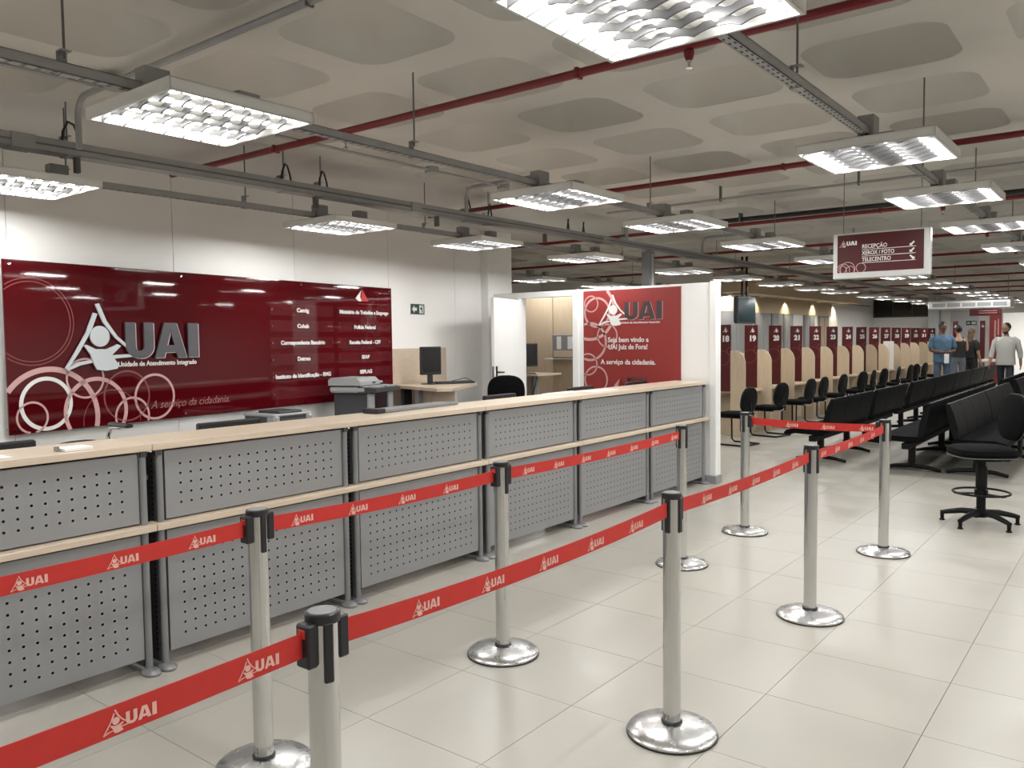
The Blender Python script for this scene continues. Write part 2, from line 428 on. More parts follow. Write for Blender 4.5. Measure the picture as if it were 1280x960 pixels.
# ------------------------------------------------------------------ ceiling services
RODM = 'galvanised_dark'
PIPE_Y = [3.37 + 2.83 * k for k in range(10)]
for k, y in enumerate(PIPE_Y):
    lab = ('red sprinkler pipe crossing under the ceiling above the queue belts, nearest to the camera' if k == 0 else
           'red sprinkler pipe crossing the ceiling, %s from the near end of the hall' % ORD[k])
    p = thing('sprinkler_pipe', lab, 'pipe', (0, y, 2.83), 0, 'red sprinkler pipes under the ceiling')
    x0 = -5.9 if k < 2 else -11.9
    MB().cyl((x0, 0, 0), (3.4, 0, 0), .0215, 10).obj('pipe', 'red_pipe', p)
    for q, x in enumerate((-3.9, -1.62, 1.6)):
        sp = MB().lathe([(.016, .0), (.024, -.012), (.02, -.036), (.013, -.05)], 10, Matrix.Translation((x, 0, -.015))).obj('tee', 'red_pipe', p)
        MB().lathe([(.010, 0), (.006, -.016), (.006, -.03), (.017, -.032), (.017, -.034)], 10, Matrix.Translation((x, 0, -.064))).obj('sprinkler_head', 'chrome', sp)
    for x in (-4.6, -2.2, .6):
        MB().box(x - .009, x + .009, -.025, .025, -.025, .024).obj('clamp', 'red_pipe', p)
bp = thing('insulated_pipe', 'black insulated pipe running beside a red pipe under the ceiling', 'pipe', (0, 8.78, 2.85))
MB().cyl((-4.6, 0, 0), (3, .12, 0), .026, 10).obj('pipe', 'black_rubber', bp)
for x in (-3.6, -2.0): MB().box(x - .01, x + .01, -.03, .05, -.03, .07).obj('clamp', 'galvanised_dark', bp)

def lamp_tray(x, y0, y1, zb, hh, ww, rods, label, slots=True):
    t = thing('cable_tray', label, 'cable tray', (x, 0, zb), 0, 'cable trays under the ceiling')
    b = MB(); th = .0025
    b.box(-ww / 2, ww / 2, y0, y1, 0, th); b.box(-ww / 2, -ww / 2 + th, y0, y1, 0, hh); b.box(ww / 2 - th, ww / 2, y0, y1, 0, hh)
    b.box(-ww / 2, -ww / 2 + .012, y0, y1, hh - th, hh); b.box(ww / 2 - .012, ww / 2, y0, y1, hh - th, hh)
    b.obj('channel', 'galvanised', t)
    if slots:
        s = MB(); y = y0
        while y < min(y1, 9):
            s.box(ww / 2 - .0135, ww / 2 - .0065, y, y + .016, -.0006, .0001); s.box(-ww / 2 + .0065, -ww / 2 + .0135, y, y + .016, -.0006, .0001); y += .048
        o = s.obj('slot_row', 'slot_black', t); o['kind'] = 'stuff'
    for y in rods:
        r = MB().cyl((0, y, hh + .02), (0, y, 3.15 - zb), .0045, 6)
        r.obj('hanger_rod', RODM, t)
        MB().box(-ww / 2 - .004, ww / 2 + .004, y - .018, y + .018, -.004, -.0005).box(-ww / 2 - .004, -ww / 2 - .0005, y - .018, y + .018, -.004, hh + .045).box(-ww / 2 - .004, .02, y - .018, y + .018, hh + .042, hh + .046).obj('hanger_bracket', 'galvanised', t)
    return t
LZ = 2.42           # lower face of the ceiling lamps
lamp_tray(-3.0, .9, 29, LZ + .068, .038, .038, (1.33, 3.05, 5.58, 8.2, 11, 14, 18), 'slotted steel cable tray with ceiling lamps above the queue and counter front')
lamp_tray(-1.07, -1.5, 12.5, LZ + .068, .038, .038, (.9, 3.15, 5.35, 7.2, 9.4), 'slotted steel cable tray with ceiling lamps nearest the upper right corner')
lamp_tray(-5.0, -1, 29, LZ + .068, .038, .038, (1.4, 2.2, 3.4, 5.2, 8.6, 12), 'slotted steel cable tray with ceiling lamps along the maroon sign wall')
lamp_tray(-7.35, 8.4, 29, LZ + .068, .038, .038, (9, 13, 18), 'slotted steel cable tray with ceiling lamps behind the white partition')
ct = lamp_tray(-4.86, -1, 29, 2.615, .07, .11, (1.63, 2.15, 3.62, 3.95, 5.6, 5.9, 8.4, 11, 14), 'wide closed steel cable trunking above the counter staff area', slots=False)
MB().box(-.058, .058, -1, 29, .068, .073).obj('lid', 'galvanised', ct)
MB().box(-.0595, -.056, -1, 29, .03, .04).box(.056, .0595, -1, 29, .03, .04).obj('side_rib', 'galvanised_dark', ct)
for y in (.9, 2.2, 3.9, 5.2, 6.8): MB().box(-.02, .02, y - .012, y + .012, -.085, 0).obj('strap', 'galvanised_dark', ct)
for y in (1.9, 4.9, 7.9): MB().box(-.062, .062, y - .06, y + .06, -.003, .076).obj('joint_cover', 'galvanised', ct)
for y in (1.63, 2.15, 3.62, 3.95, 5.6, 5.9, 7.2, 7.5):
    MB().tube([(.03, y - .04, .07), (.035, y - .035, .13), (.02, y, .19), (-.02, y + .05, .19), (-.03, y + .08, .13), (-.03, y + .09, .07)], .007, 6).obj('cable_loop', 'black_rubber', ct)
ps = thing('tray_post', 'grey square steel post rising behind the white partition to the trunking', 'post', (-4.86, 8.98, 0))
MB().box(-.06, .06, -.06, .06, 0, 2.6, bev=.006).obj('post', 'frame_grey', ps)
MB().box(.05, .063, -.03, .03, .1, 2.58).obj('cover_strip', 'alu', ps)
MB().box(-.1, .1, -.1, .1, 0, .012).obj('base_plate', 'frame_grey', ps)
def conduit(label, pts, r=.0115, boxes=(), clamps=()):
    t = thing('conduit', label, 'conduit', (0, 0, 0), 0, 'steel conduits under the ceiling')
    MB().tube(pts, r, 8).obj('pipe', 'galvanised', t)
    for b in boxes: MB().lathe([(.05, -.025), (.055, -.02), (.055, .02), (.05, .025)], 14, Matrix.Translation(b)).obj('junction_box', 'galvanised', t)
    for c in clamps: MB().box(c[0] - .006, c[0] + .006, c[1] - .018, c[1] + .018, c[2] - .02, 2.92).obj('clamp', 'galvanised_dark', t)
    return t
def arc_xz(x0, z0, y, r, n=6):  # elbow from -x run down
    return [(x0 - r * math.sin(PI / 2 * k / n), y, z0 - r + r * math.cos(PI / 2 * k / n)) for k in range(n + 1)]
conduit('steel conduit with an elbow dropping to the trunking, left of the big lit lamp', [(2.5, 2.08, 2.87)] + arc_xz(-4.46, 2.87, 2.08, .1) + [(-4.56, 2.08, 2.60)], .017, clamps=((-2.6, 2.08, 2.87), (-1.4, 2.08, 2.87)), boxes=((-4.15, 2.08, 2.86),))
conduit('pair of thin conduits ending at the junction by the elbow, upper left', [(-4.25, -.5, 2.86), (-4.25, 2.06, 2.86)], .0085)
conduit('thin conduit beside that pair with a small red joint', [(-4.19, -.5, 2.86), (-4.19, 2.06, 2.86)], .0085).children[0]
conduit('thin conduit with a round junction box running along the hall behind the big lamp', [(-4.36, 3.2, 2.85), (-4.36, 5.5, 2.85)], .0105, boxes=((-4.36, 4.62, 2.85), (-4.36, 5.5, 2.85)))
conduit('conduit crossing under the ceiling between the second and third red pipes', [(2.5, 7.1, 2.8), (-4.3, 7.1, 2.8)], .012, clamps=((-1.9, 7.1, 2.8), (-3.1, 7.1, 2.8)), boxes=((-3.75, 7.1, 2.8),))
conduit('conduit dropping from the ceiling to the trunking below the second counter lamp', [(-3.95, 5.42, 2.87)] + arc_xz(-4.62, 2.87, 5.42, .09) + [(-4.71, 5.42, 2.66)], .017)
conduit('conduit dropping to the trunking in front of the grey post', [(-4.0, 8.2, 2.87)] + arc_xz(-4.62, 2.87, 8.2, .09) + [(-4.71, 8.2, 2.66)], .017)
conduit('conduit dropping to the trunking just past the grey post', [(-4.0, 10.2, 2.87)] + arc_xz(-4.62, 2.87, 10.2, .09) + [(-4.71, 10.2, 2.66)], .017)

# ------------------------------------------------------------------ ceiling lamps
LW = .31
def lamp_meshes():
    d = {}
    b = MB(); t = .006; h = .056
    z0 = .012
    b.box(-LW, LW, -LW, LW, h - .004, h); b.box(-LW, -LW + t, -LW, LW, z0, h); b.box(LW - t, LW, -LW, LW, z0, h); b.box(-LW, LW, -LW, -LW + t, z0, h); b.box(-LW, LW, LW - t, LW, z0, h)
    b.box(-LW, -LW + .014, -LW, LW, z0, z0 + .003); b.box(LW - .014, LW, -LW, LW, z0, z0 + .003); b.box(-LW, LW, -LW, -LW + .014, z0, z0 + .003); b.box(-LW, LW, LW - .014, LW, z0, z0 + .003)
    d['housing'] = b.mesh('housing', 'lamp_white')
    d['reflector'] = MB().add([(-.052, -.29, .05), (.052, -.29, .05), (.008, -.29, .032), (-.008, -.29, .032), (-.052, .29, .05), (.052, .29, .05), (.008, .29, .032), (-.008, .29, .032)],
                              [(0, 4, 7, 3), (1, 2, 6, 5), (3, 7, 6, 2), (0, 3, 2, 1), (4, 5, 6, 7)]).mesh('reflector', 'lamp_white', 0)
    n = 6; vs = []; fs = []
    for s in range(4):
        for k in range(n + 1):
            x = -.29 + s * .145 + .0735 * 2 * k / n - .001; u = (2 * k / n - 1)
            dip = .015 * (1 - u * u)
            o = len(vs)
            vs += [(x, -.004, .008 + dip), (x, .004, .008 + dip), (x, .006, .042), (x, -.006, .042)]
            if k:
                p = o - 4
                for a in range(4): fs.append((p + a, p + (a + 1) % 4, o + (a + 1) % 4, o + a))
    d['blade'] = MB().add(vs, fs).mesh('blade', 'blade_metal', 30)
    d['tube'] = MB().cyl((0, -.28, 0), (0, .28, 0), .009, 8).mesh('tube', 'tube')
    d['bracket'] = MB().box(-.036, .036, -.05, .05, .056, .165).mesh('bracket', 'galvanised', 0)
    d['cable'] = MB().tube([(-.02, .09, .10), (-.06, .15, .125), (-.10, .2, .11), (-.13, .22, .058)], .006, 6).mesh('cable', 'black_rubber')
    return d
LM = lamp_meshes()
def lamp(x, y, label, full=True, group='ceiling lamps with louvres'):
    t = thing('ceiling_lamp', label, 'ceiling lamp', (x, y, LZ), 0, group)
    link('housing', LM['housing'], t)
    for k in range(3): link('reflector', LM['reflector'], t, (-.145 + k * .145, 0, 0))
    for k in range(4):
        xx = -.2175 + k * .145
        link('tube', LM['tube'], t, (xx, 0, .043))
        ld = bpy.data.lights.new('tube_light', 'AREA'); ld.shape = 'RECTANGLE'; ld.size = .02; ld.size_y = .56; ld.energy = LAMP_W; ld.color = LAMP_COL
        lo = bpy.data.objects.new('tube_light', ld); C.objects.link(lo); lo.parent = t; lo.location = (xx, 0, .0225); lo.rotation_euler = (0, (1.15, .35, -.35, -1.15)[k], 0)
    for k in range(7): link('blade', LM['blade'], t, (0, -.255 + k * .085, 0))
    link('bracket', LM['bracket'], t, (0, .2, 0)); link('bracket', LM['bracket'], t, (0, -.2, 0)); link('cable', LM['cable'], t)
    return t
LY = [1.85, 4.35, 6.0, 7.88, 10.0, 11.9, 13.8, 15.7, 17.3, 19.9, 21.5, 23.3, 25.5, 27.5]
for k, y in enumerate(LY): lamp(-3.0, y, ('big bright louvred ceiling lamp above the counter, upper left' if k == 0 else 'ceiling lamp on the tray over the queue belts, %s along it' % ORD[k]))
for k, y in enumerate([2.0] + LY[1:5]): lamp(-1.07, y, ('largest louvred ceiling lamp, cut by the top edge of the picture' if k == 0 else 'ceiling lamp over the open floor, %s along the upper right tray' % ORD[k]))
for k, y in enumerate(LY[:4]): lamp(-5.0, y + (.1 if k == 0 else -.1), ('louvred ceiling lamp cut by the left edge, beside the sign wall' if k == 0 else 'ceiling lamp beside the sign wall, %s along it from the camera' % ORD[k]))
for k, y in enumerate(LY[4:]): lamp(-5.05, y + .3, 'ceiling lamp over the numbered booths beyond the partition, %s along' % ORD[k])
for k, y in enumerate((10.1, 12.0, 14.2, 17.5)): lamp(-7.35, y, 'ceiling lamp over the rooms behind the partition, %s from the camera' % ORD[k])
OUT = 'added louvred ceiling lamp, unseen outside the picture'  # unseen lamps, added so the hall is lit from all sides
for x in (-3.0, -5.0, -1.07, .9, 2.85): lamp(x, -.4, OUT, group='added lamps outside the picture')
for x in (.9, 2.85):
    for y in (2.0, 4.35, 6.0, 7.88, 10.0, 13.8, 17.3): lamp(x, y, OUT, group='added lamps outside the picture')
for y in (12.5, 15.7, 19.9, 23.3): lamp(-1.0, y, OUT, group='added lamps outside the picture')
ld = bpy.data.lights.new('corridor_lamp', 'AREA'); ld.size = 1.2; ld.energy = 160; ld.color = LAMP_COL
lo = bpy.data.objects.new('corridor_lamp', ld); C.objects.link(lo); lo.location = (-2.8, 33, 2.8)

# ------------------------------------------------------------------ maroon wall sign with the house logo
SH0, SH1, SL = .97, 2.097, 3.948
ws = thing('wall_sign', 'long glossy maroon information board with raised logo hung on the white wall', 'sign', SP, math.atan2(SD.y, SD.x))
# local frame of the sign: x along the wall, y into the room is -y (rotated), z up
FS = frame((0, 0, 0), (1, 0, 0), (0, 0, 1))     # x->x, y->z, z-> -y (towards the room)
MB().box(0, SL, 0, .012, SH0, SH1, bev=.002).obj('board', 'sign_maroon', ws)
clip = (.004, SL - .01, SH0 + .004, SH1 - .004)
rg = MB(); ring2(rg, .27, 1.05, .335, .036, FS, n=80, clip=clip); rg.obj('circle', 'print_pink', ws, smooth=0)
for cx, cz, r, wd, m_ in ((.247, 1.157, .167, .026, 'print_white'), (.15, 1.072, .10, .014, 'print_pink'), (.525, 1.313, .134, .014, 'print_pink'), (.6, 1.08, .226, .028, 'print_pink'), (.878, 1.02, .134, .016, 'print_pink'), (1.07, 1.15, .165, .018, 'print_pink'),
                            (.17, 1.70, .285, .006, 'print_faint'), (.17, 1.70, .262, .006, 'print_faint'), (.84, 1.17, .18, .012, 'print_faint'), (.72, 1.0, .22, .006, 'print_faint')):
    rg = MB(); ring2(rg, cx, cz, r, wd, FS, n=72, clip=clip); rg.obj('circle', m_, ws, smooth=0)
lg = MB(); logo_figure(lg, FS, .449, .374, 1.384, .0125, .012); lg.obj('logo_figure', 'logo_silver', ws, smooth=0)
lg = MB(); logo_letters(lg, FS, .449, .374, 1.384, .006, .016, .022, -.012); lg.obj('letter_edge', 'logo_edge', ws, smooth=0)
lg = MB(); logo_letters(lg, FS, .449, .374, 1.384, .0145, .012); lg.obj('logo_letters', 'logo_grey', ws, smooth=0)
TZ = lambda s, z, h=.002: FS @ Matrix.Translation((s, z, h))
text('lettering', 'Unidade de Atendimento Integrado', .05, 'print_white', ws, TZ(.775, 1.385), bold=.0011, width=.676)
text('lettering', 'A serviço da cidadania.', .085, 'text_pink', ws, TZ(1.03, 1.06), bold=.0, width=.74, shear=.35)
plates = [(2.22, 1.833, 'Cemig', .154), (2.22, 1.69, 'Cohab', .147), (2.22, 1.54, 'Correspondente Bancário', .56), (2.22, 1.393, 'Detran', .161), (2.22, 1.24, 'Instituto de Identificação - IIMG', .704), (2.22, 1.09, '', 0),
          (3.086, 1.833, 'Ministério do Trabalho e Emprego', .745), (3.086, 1.686, 'Polícia Federal', .326), (3.086, 1.536, 'Receita Federal - CPF', .476), (3.086, 1.388, 'SEAP', .119), (3.086, 1.24, 'SEPLAG', .186), (3.086, 1.09, '', 0)]
for s, z, tx, wd in plates:
    pl = MB().box(s, s + .803, -.022, -.018, z - .05, z + .05, bev=.001).obj('name_plate', 'plate_clear', ws)
    sm = MB()
    for a in (.02, .783): sm.cyl((s + a, 0, z), (s + a, -.028, z), .007, 8)
    sm.obj('standoff', 'chrome', pl)
    if tx: text('lettering', tx, .05, 'print_white', pl, TZ(s + .40, z - .016, .0225), align='CENTER', bold=.002, width=wd)
tri = MB(); tri.poly([(3.476, 2.067), (3.572, 1.946), (3.45, 1.946)], lambda a, b, k: FS @ Vector((a, b, .0015 + k)), .002); tri.obj('emblem', 'tri_red', ws, smooth=0)
tri = MB(); tri.poly([(3.46, 2.055), (3.442, 1.99), (3.465, 1.946), (3.42, 1.946), (3.374, 1.972)], lambda a, b, k: FS @ Vector((a, b, .0016 + k)), .002); tri.obj('emblem', 'print_white', ws, smooth=0)
MB().box(3.41, 3.86, -.002, 0, 1.918, 1.922).obj('rule', 'print_faint', ws)
sm = MB()
for s in (.04, 1.33, 2.62, 3.90):
    for z in (SH1 - .03, SH0 + .03): sm = MB().cyl((s, .10, z), (s, -.012, z), .009, 10); sm.obj('screw', 'chrome', ws)
ex = thing('exit_sign', 'small green exit sign with arrow on the white wall right of the maroon board', 'sign', SP + SD * 4.412 - SN * .098, math.atan2(SD.y, SD.x))
MB().box(0, .255, -.004, 0, 1.84, 1.955).obj('plate', 'exit_green', ex)
fe = lambda a, b, k: FS @ Vector((a, 1.84 + b, .0045 + k))
a_ = MB(); a_.poly([(.02, .057), (.065, .10), (.065, .075), (.11, .075), (.11, .04), (.065, .04), (.065, .015)], fe); a_.obj('arrow', 'print_white', ex, smooth=0)
a_ = MB(); a_.poly([(.155, .012), (.235, .012), (.235, .103), (.155, .103)], fe); a_.obj('doorway', 'print_white', ex, smooth=0)
a_ = MB(); fe2 = lambda a, b, k: FS @ Vector((a, 1.84 + b, .005 + k)); a_.poly([(.19, .02), (.2, .05), (.175, .06), (.17, .075), (.2, .08), (.215, .065), (.222, .07), (.21, .05), (.225, .02), (.215, .02), (.205, .04), (.2, .02)], fe2)
a_.poly([(.205 + .009 * math.cos(k * PI / 4), .09 + .009 * math.sin(k * PI / 4)) for k in range(8)], fe2); a_.obj('running_figure', 'exit_green', ex, smooth=0)

# ------------------------------------------------------------------ welcome banner on the partition
bn = thing('welcome_banner', 'red welcome banner with circles and logo on the white partition', 'banner', (0, 8.028, 0))
MB().box(-5.19, -3.95, -.006, 0, .30, 2.095).obj('sheet', 'banner_red', bn)
FB = frame((0, -.006, 0), (1, 0, 0), (0, 0, 1))
cb = (-5.188, -3.952, .31, 2.09)
for cx, cz, r, wd in ((-5.005, 1.845, .165, .024), (-5.083, 1.945, .09, .014), (-5.10, 1.86, .325, .034), (-5.1, 1.51, .213, .028), (-4.868, 1.578, .128, .017), (-5.13, 1.247, .122, .018), (-5.022, 1.072, .15, .02), (-5.1, .75, .2, .02)):
    rg = MB(); ring2(rg, cx, cz, r, wd, FB, n=64, clip=cb); rg.obj('circle', 'print_pink', bn, smooth=0)
lg = MB(); logo_figure(lg, FB, .335, -4.98, 1.705, .0015); lg.obj('logo_figure', 'print_white', bn, smooth=0)
lg = MB(); logo_letters(lg, FB, .335, -4.98, 1.71, .0018, 0, .022, -.012); lg.obj('letter_edge', 'print_pink', bn, smooth=0)
lg = MB(); logo_letters(lg, FB, .335, -4.98, 1.71, .0025); lg.obj('logo_letters', 'banner_dark', bn, smooth=0)
TB = lambda x, z: FB @ Matrix.Translation((x, z, .002))
text('lettering', 'Unidade de Atendimento Integrado', .03, 'print_white', bn, TB(-4.70, 1.71), bold=.0006, width=.5)
text('lettering', 'Seja bem vindo a', .078, 'print_white', bn, TB(-4.86, 1.503), bold=.0018, width=.522)
text('lettering', 'UAI Juiz de Fora!', .078, 'print_white', bn, TB(-4.855, 1.423), bold=.0018, width=.50)
text('lettering', 'A serviço da cidadania.', .078, 'print_white', bn, TB(-4.955, 1.252), bold=.0018, width=.705)
text('lettering', 'MINAS', .07, 'banner_dark', bn, TB(-4.617, 1.062), bold=.001, width=.26)
text('lettering', 'GERAIS', .07, 'banner_dark', bn, TB(-4.617, .985), bold=.001, width=.29)
a_ = MB(); a_.poly([(-4.69, 1.10), (-4.63, .985), (-4.72, .985)], lambda a, b, k: FB @ Vector((a, b, .002 + k))); a_.obj('emblem', 'banner_tri', bn, smooth=0)
a_ = MB(); a_.poly([(-4.705, 1.09), (-4.725, 1.02), (-4.735, .985), (-4.785, 1.005)], lambda a, b, k: FB @ Vector((a, b, .002 + k))); a_.obj('emblem', 'print_pink', bn, smooth=0)

# ------------------------------------------------------------------ hanging direction sign
def hang_sign(loc, W, H, label, full=True):
    t = thing('direction_sign', label, 'sign', loc, 0, None)
    MB().box(0, W, 0, .07, 0, H, bev=.006).obj('case', 'alu' if full else 'hang_maroon', t)
    Fh = frame((0, -.001, 0), (1, 0, 0), (0, 0, 1)); mx, mz = .035 * W / .71, .04 * H / .36
    MB().box(mx, W - mx * 1.25, -.003, 0, mz * 1.2, H - mz * .35).obj('face', 'hang_maroon', t)
    for x in (.1 * W, .9 * W): MB().cyl((x, .035, H), (x, .035, 3.0 - loc[2]), .003, 5).obj('hanger_rod', 'galvanised_dark', t)
    if not full:
        for k in range(3): MB().box(W * .3, W * .86, -.005, -.003, H * (.25 + .22 * k), H * (.25 + .22 * k) + .012).obj('rule', 'print_pink', t)
        return t
    T2 = lambda x, z: Fh @ Matrix.Translation((x, z, .0035))
    for z, tx, wd in ((.232, 'RECEPÇÃO', .182), (.181, 'XEROX / FOTO', .237), (.129, 'TELECENTRO', .212)):
        text('lettering', tx, .044, 'print_white', t, T2(.222, z), bold=.0004, width=wd)
        MB().box(.222, .61, -.005, -.003, z - .012, z - .0085).obj('rule', 'print_white', t)
    for z, sgn in ((.242, -1), (.193, -1), (.139, 1)):
        a_ = MB(); fa = lambda a, b, k: Fh @ Vector((.585 + sgn * a, z + b, .004 + k))
        a_.poly([(.018, -.012), (-.014, -.012) if False else (.018, -.016), (.018, .006), (.011, .0), (-.01, .02), (-.018, .012), (.003, -.009), (-.004, -.016)], fa); a_.obj('arrow', 'print_white', t, smooth=0)
    lg = MB(); logo_figure(lg, Fh, .055, .05, .25, .0035); lg.obj('logo_figure', 'print_pink', t, smooth=0)
    lg = MB(); logo_letters(lg, Fh, .055, .05, .255, .0036); lg.obj('logo_letters', 'print_white', t, smooth=0)
    for cx, cz, r in ((.08, .068, .05), (.075, .075, .028), (.115, .075, .055), (.215, .082, .035), (.135, .068, .03)):
        rg = MB(); ring2(rg, cx, cz, r, .005, Fh, h=.0035, n=40, clip=(.036, .6, .05, .34)); rg.obj('circle', 'print_pink', t, smooth=0)
    return t
hang_sign((-2.01, 6.8, 2.0), .71, .36, 'maroon direction sign in a grey case hanging from the ceiling, with three arrows')
hang_sign((-3.95, 26, 2.05), .78, .28, 'small dark maroon hanging sign over the far end of the hall', False)

# ------------------------------------------------------------------ reception counter
CX = -3.66
JY = [.72, 1.93, 3.135, 4.345, 5.545, 6.765, 7.985]
def perforated(w_, h_, pitch=.055, mx=.05, mz=.045, r=.0063):
    """sheet with real round holes in a grid"""
    nx, nz = int((w_ - 2 * mx) / pitch) + 1, int((h_ - 2 * mz) / pitch) + 1
    px, pz = (w_ - 2 * mx) / nx, (h_ - 2 * mz) / nz
    mb = MB(); N = 8
    def cell(cx, cz):
        vs = []; fs = []
        for k in range(N):
            a = 2 * PI * (k + .5) / N; vs.append((0, cx + r * math.cos(a), cz + r * math.sin(a)))
        for k in range(N):
            a = 2 * PI * (k + .5) / N; m_ = max(abs(math.cos(a)), abs(math.sin(a))); vs.append((0, cx + px / 2 * math.cos(a) / m_, cz + pz / 2 * math.sin(a) / m_))
        cs = [(px / 2, pz / 2), (-px / 2, pz / 2), (-px / 2, -pz / 2), (px / 2, -pz / 2)]
        for a, b in cs: vs.append((0, cx + a, cz + b))
        for k in range(N): fs.append((k, (k + 1) % N, N + (k + 1) % N, N + k))
        for q, k in enumerate((0, 2, 4, 6)): fs.append((N + k, N + k + 1, 2 * N + q))
        mb.add(vs, fs)
    for i in range(nx):
        for j in range(nz): cell(mx + px * (i + .5), mz + pz * (j + .5))
    for a, b, c, d in ((0, w_, 0, mz), (0, w_, h_ - mz, h_), (0, mx, mz, h_ - mz), (w_ - mx, w_, mz, h_ - mz)): mb.add([(0, a, c), (0, b, c), (0, b, d), (0, a, d)], [(0, 1, 2, 3)])
    for a, c, b, d in ((0, 0, w_, 0), (w_, 0, w_, h_), (w_, h_, 0, h_), (0, h_, 0, 0)): mb.add([(0, a, c), (0, b, d), (-.018, b, d), (-.018, a, c)], [(0, 1, 2, 3)])
    return mb
PW = 1.05
up_me = perforated(PW, .325).mesh('upper_panel', 'perforated_grey', 0); lo_me = perforated(PW, .585).mesh('lower_panel', 'perforated_grey', 0)
leg = MB(); leg.cyl((0, 0, .03), (0, 0, 1.05), .0165, 14); leg_me = leg.mesh('leg', 'frame_grey')
foot_me = MB().lathe([(.036, 0), (.038, .012), (.03, .024), (.018, .03)], 16, Matrix.Diagonal((1.5, 1.05, 1, 1))).mesh('foot', 'frame_grey')
col_me = MB().box(-.30, -.03, -.012, .012, .03, 1.03).mesh('side_column', 'frame_dark')
cslot = MB()
for k in range(36): cslot.box(-.05, -.032, -.0135, .0135, .08 + k * .026, .092 + k * .026)
cs_me = cslot.mesh('slot_row', 'slot_black', 0)
footbar_me = MB().box(-.5, .0, -.022, .022, .0, .03, bev=.008).mesh('foot_bar', 'frame_grey')
names = ['cut by the left edge', 'under the printers', 'third from the left', 'fourth from the left', 'fifth from the left', 'last before the white partition']
for k in range(6):
    y0, y1 = JY[k], JY[k + 1]; L = y1 - y0
    u = thing('counter_unit', 'grey perforated metal reception counter unit, %s' % ('second from the left' if k == 1 else names[k]), 'counter', (CX, y0, 0), 0, 'reception counter units')
    off = .075
    sc_ = (L - .13) / PW
    for me_, z, nm in ((up_me, .715, 'upper_panel'), (lo_me, .075, 'lower_panel')):
        o = link(nm, me_, u, (0, off, z)); o.scale = (1, sc_, 1)
    for yy in (.045, L - .035):
        lg_ = link('leg', leg_me, u, (.002, yy, 0)); f_ = link('foot', foot_me, lg_, (.012, 0, 0))
        c_ = link('side_column', col_me, u, (0, yy, 0)); s_ = link('slot_row', cs_me, c_); s_['kind'] = 'stuff'; link('foot_bar', footbar_me, lg_)
    MB().box(-.012, .02, .02, .05, 1.025, 1.05).obj('bracket', 'frame_dark', u); MB().box(-.012, .02, L - .05, L - .02, 1.025, 1.05).obj('bracket', 'frame_dark', u)
    MB().box(-.72, -.08, .03, L - .03, .90, .925, bev=.003).obj('work_surface', 'counter_wood', u)
    MB().box(-.045, -.035, .06, L - .06, .08, 1.045).obj('shade_backing', 'slot_black', u)  # black sheet added to stand in for the shade behind the holes
    MB().box(-.075, -.046, .04, L - .04, .66, .70).obj('cross_rail', 'frame_dark', u)
seg = [(-.5, 1.93), (1.93, 4.345), (4.345, 5.56), (5.56, 7.985)]
sl_ = ['cut by the left edge', 'under the grey folded stand', 'in front of the open door', 'ending at the white partition']
for k, (a, b) in enumerate(seg):
    tag(MB().box(-4.0, CX + .035, a + .0015, b - .0015 if k < 3 else b - .0, 1.052, 1.085, bev=.003).obj('worktop_board', 'counter_wood'), 'pale wood counter top board %s' % sl_[k], 'counter top', 'boards on the reception counter')
    sl2 = ['cut by the left edge', 'behind the second queue post', 'behind the third queue post', 'ending at the white partition']
    tag(MB().box(CX - .05, CX + .055, a + .0015, b - .0015, .677, .707, bev=.003).obj('counter_shelf', 'counter_wood'), 'narrow pale wood ledge halfway up the counter, %s' % sl2[k], 'ledge', 'ledges on the reception counter')
MB
# things on the counter tops
def monitor(name, label, loc, rz, W=.40, H=.31, stand=True, group=None):
    t = thing(name, label, 'monitor', loc, rz, group)
    MB().box(-W / 2, W / 2, -.02, .025, .10, .10 + H, bev=.008).obj('screen_case', 'plastic_black', t)
    MB().box(-W / 2 + .015, W / 2 - .015, -.0225, -.0195, .125, .085 + H).obj('screen', 'screen_black', t)
    if stand:
        MB().box(-.03, .03, .005, .03, .008, .10 + H * .6, bev=.004).obj('neck', 'plastic_black', t)
        MB().lathe([(.11, 0), (.11, .006), (.06, .012)], 20).obj('base', 'plastic_black', t)
    return t
for k, (y, lab) in enumerate(((1.5, 'top of a black monitor showing above the counter at the left edge'), (2.80, 'top of a black monitor behind the counter under the cursive slogan'), (5.40, 'top of a black monitor behind the counter below the open door'), (6.66, 'top of a black monitor behind the counter below the red banner'))):
    monitor('monitor', lab, (-4.35, y, .925), PI / 2 + PI, W=.42, H=.062 if False else .055, group='monitors behind the counter')
monitor('monitor', 'sliver of black monitor behind the counter at the foot of the banner emblem', (-4.35, 7.75, .925), -PI / 2, W=.42, H=.05, group='monitors behind the counter')
st = thing('folded_stand', 'grey folded metal stand lying on the counter top beside the big printer', 'stand', (-3.93, 3.95, 1.0865), math.atan2(.75, -.05))
for k, (y, r_) in enumerate(((-.06, .011), (-.02, .013), (.02, .011), (.05, .009))): MB().box(-.42 + k * .04, .40 - k * .03, y - r_, y + r_, .0, .022, bev=.004).obj('rail', 'frame_grey', st)
MB().box(-.44, -.36, -.075, .06, .0, .03, bev=.005).obj('bracket', 'plastic_black', st)
pp = thing('paper_stack', 'white card leaning flat in a holder on the counter, far left', 'paper', (-3.72, 1.62, 1.0865), .05)
MB().box(-.05, .05, -.06, .06, 0, .012).obj('sheet', 'paper', pp); MB().box(-.012, .012, -.078, -.066, 0, .02).obj('clip', 'frame_grey', pp)
tag(MB().box(-.09, .09, -.12, .12, 0, .002).obj('paper_sheet', 'paper', loc=(-3.76, 1.24, 1.0862)), 'sheet of paper on the counter top at the left edge', 'paper', 'papers on the counter')
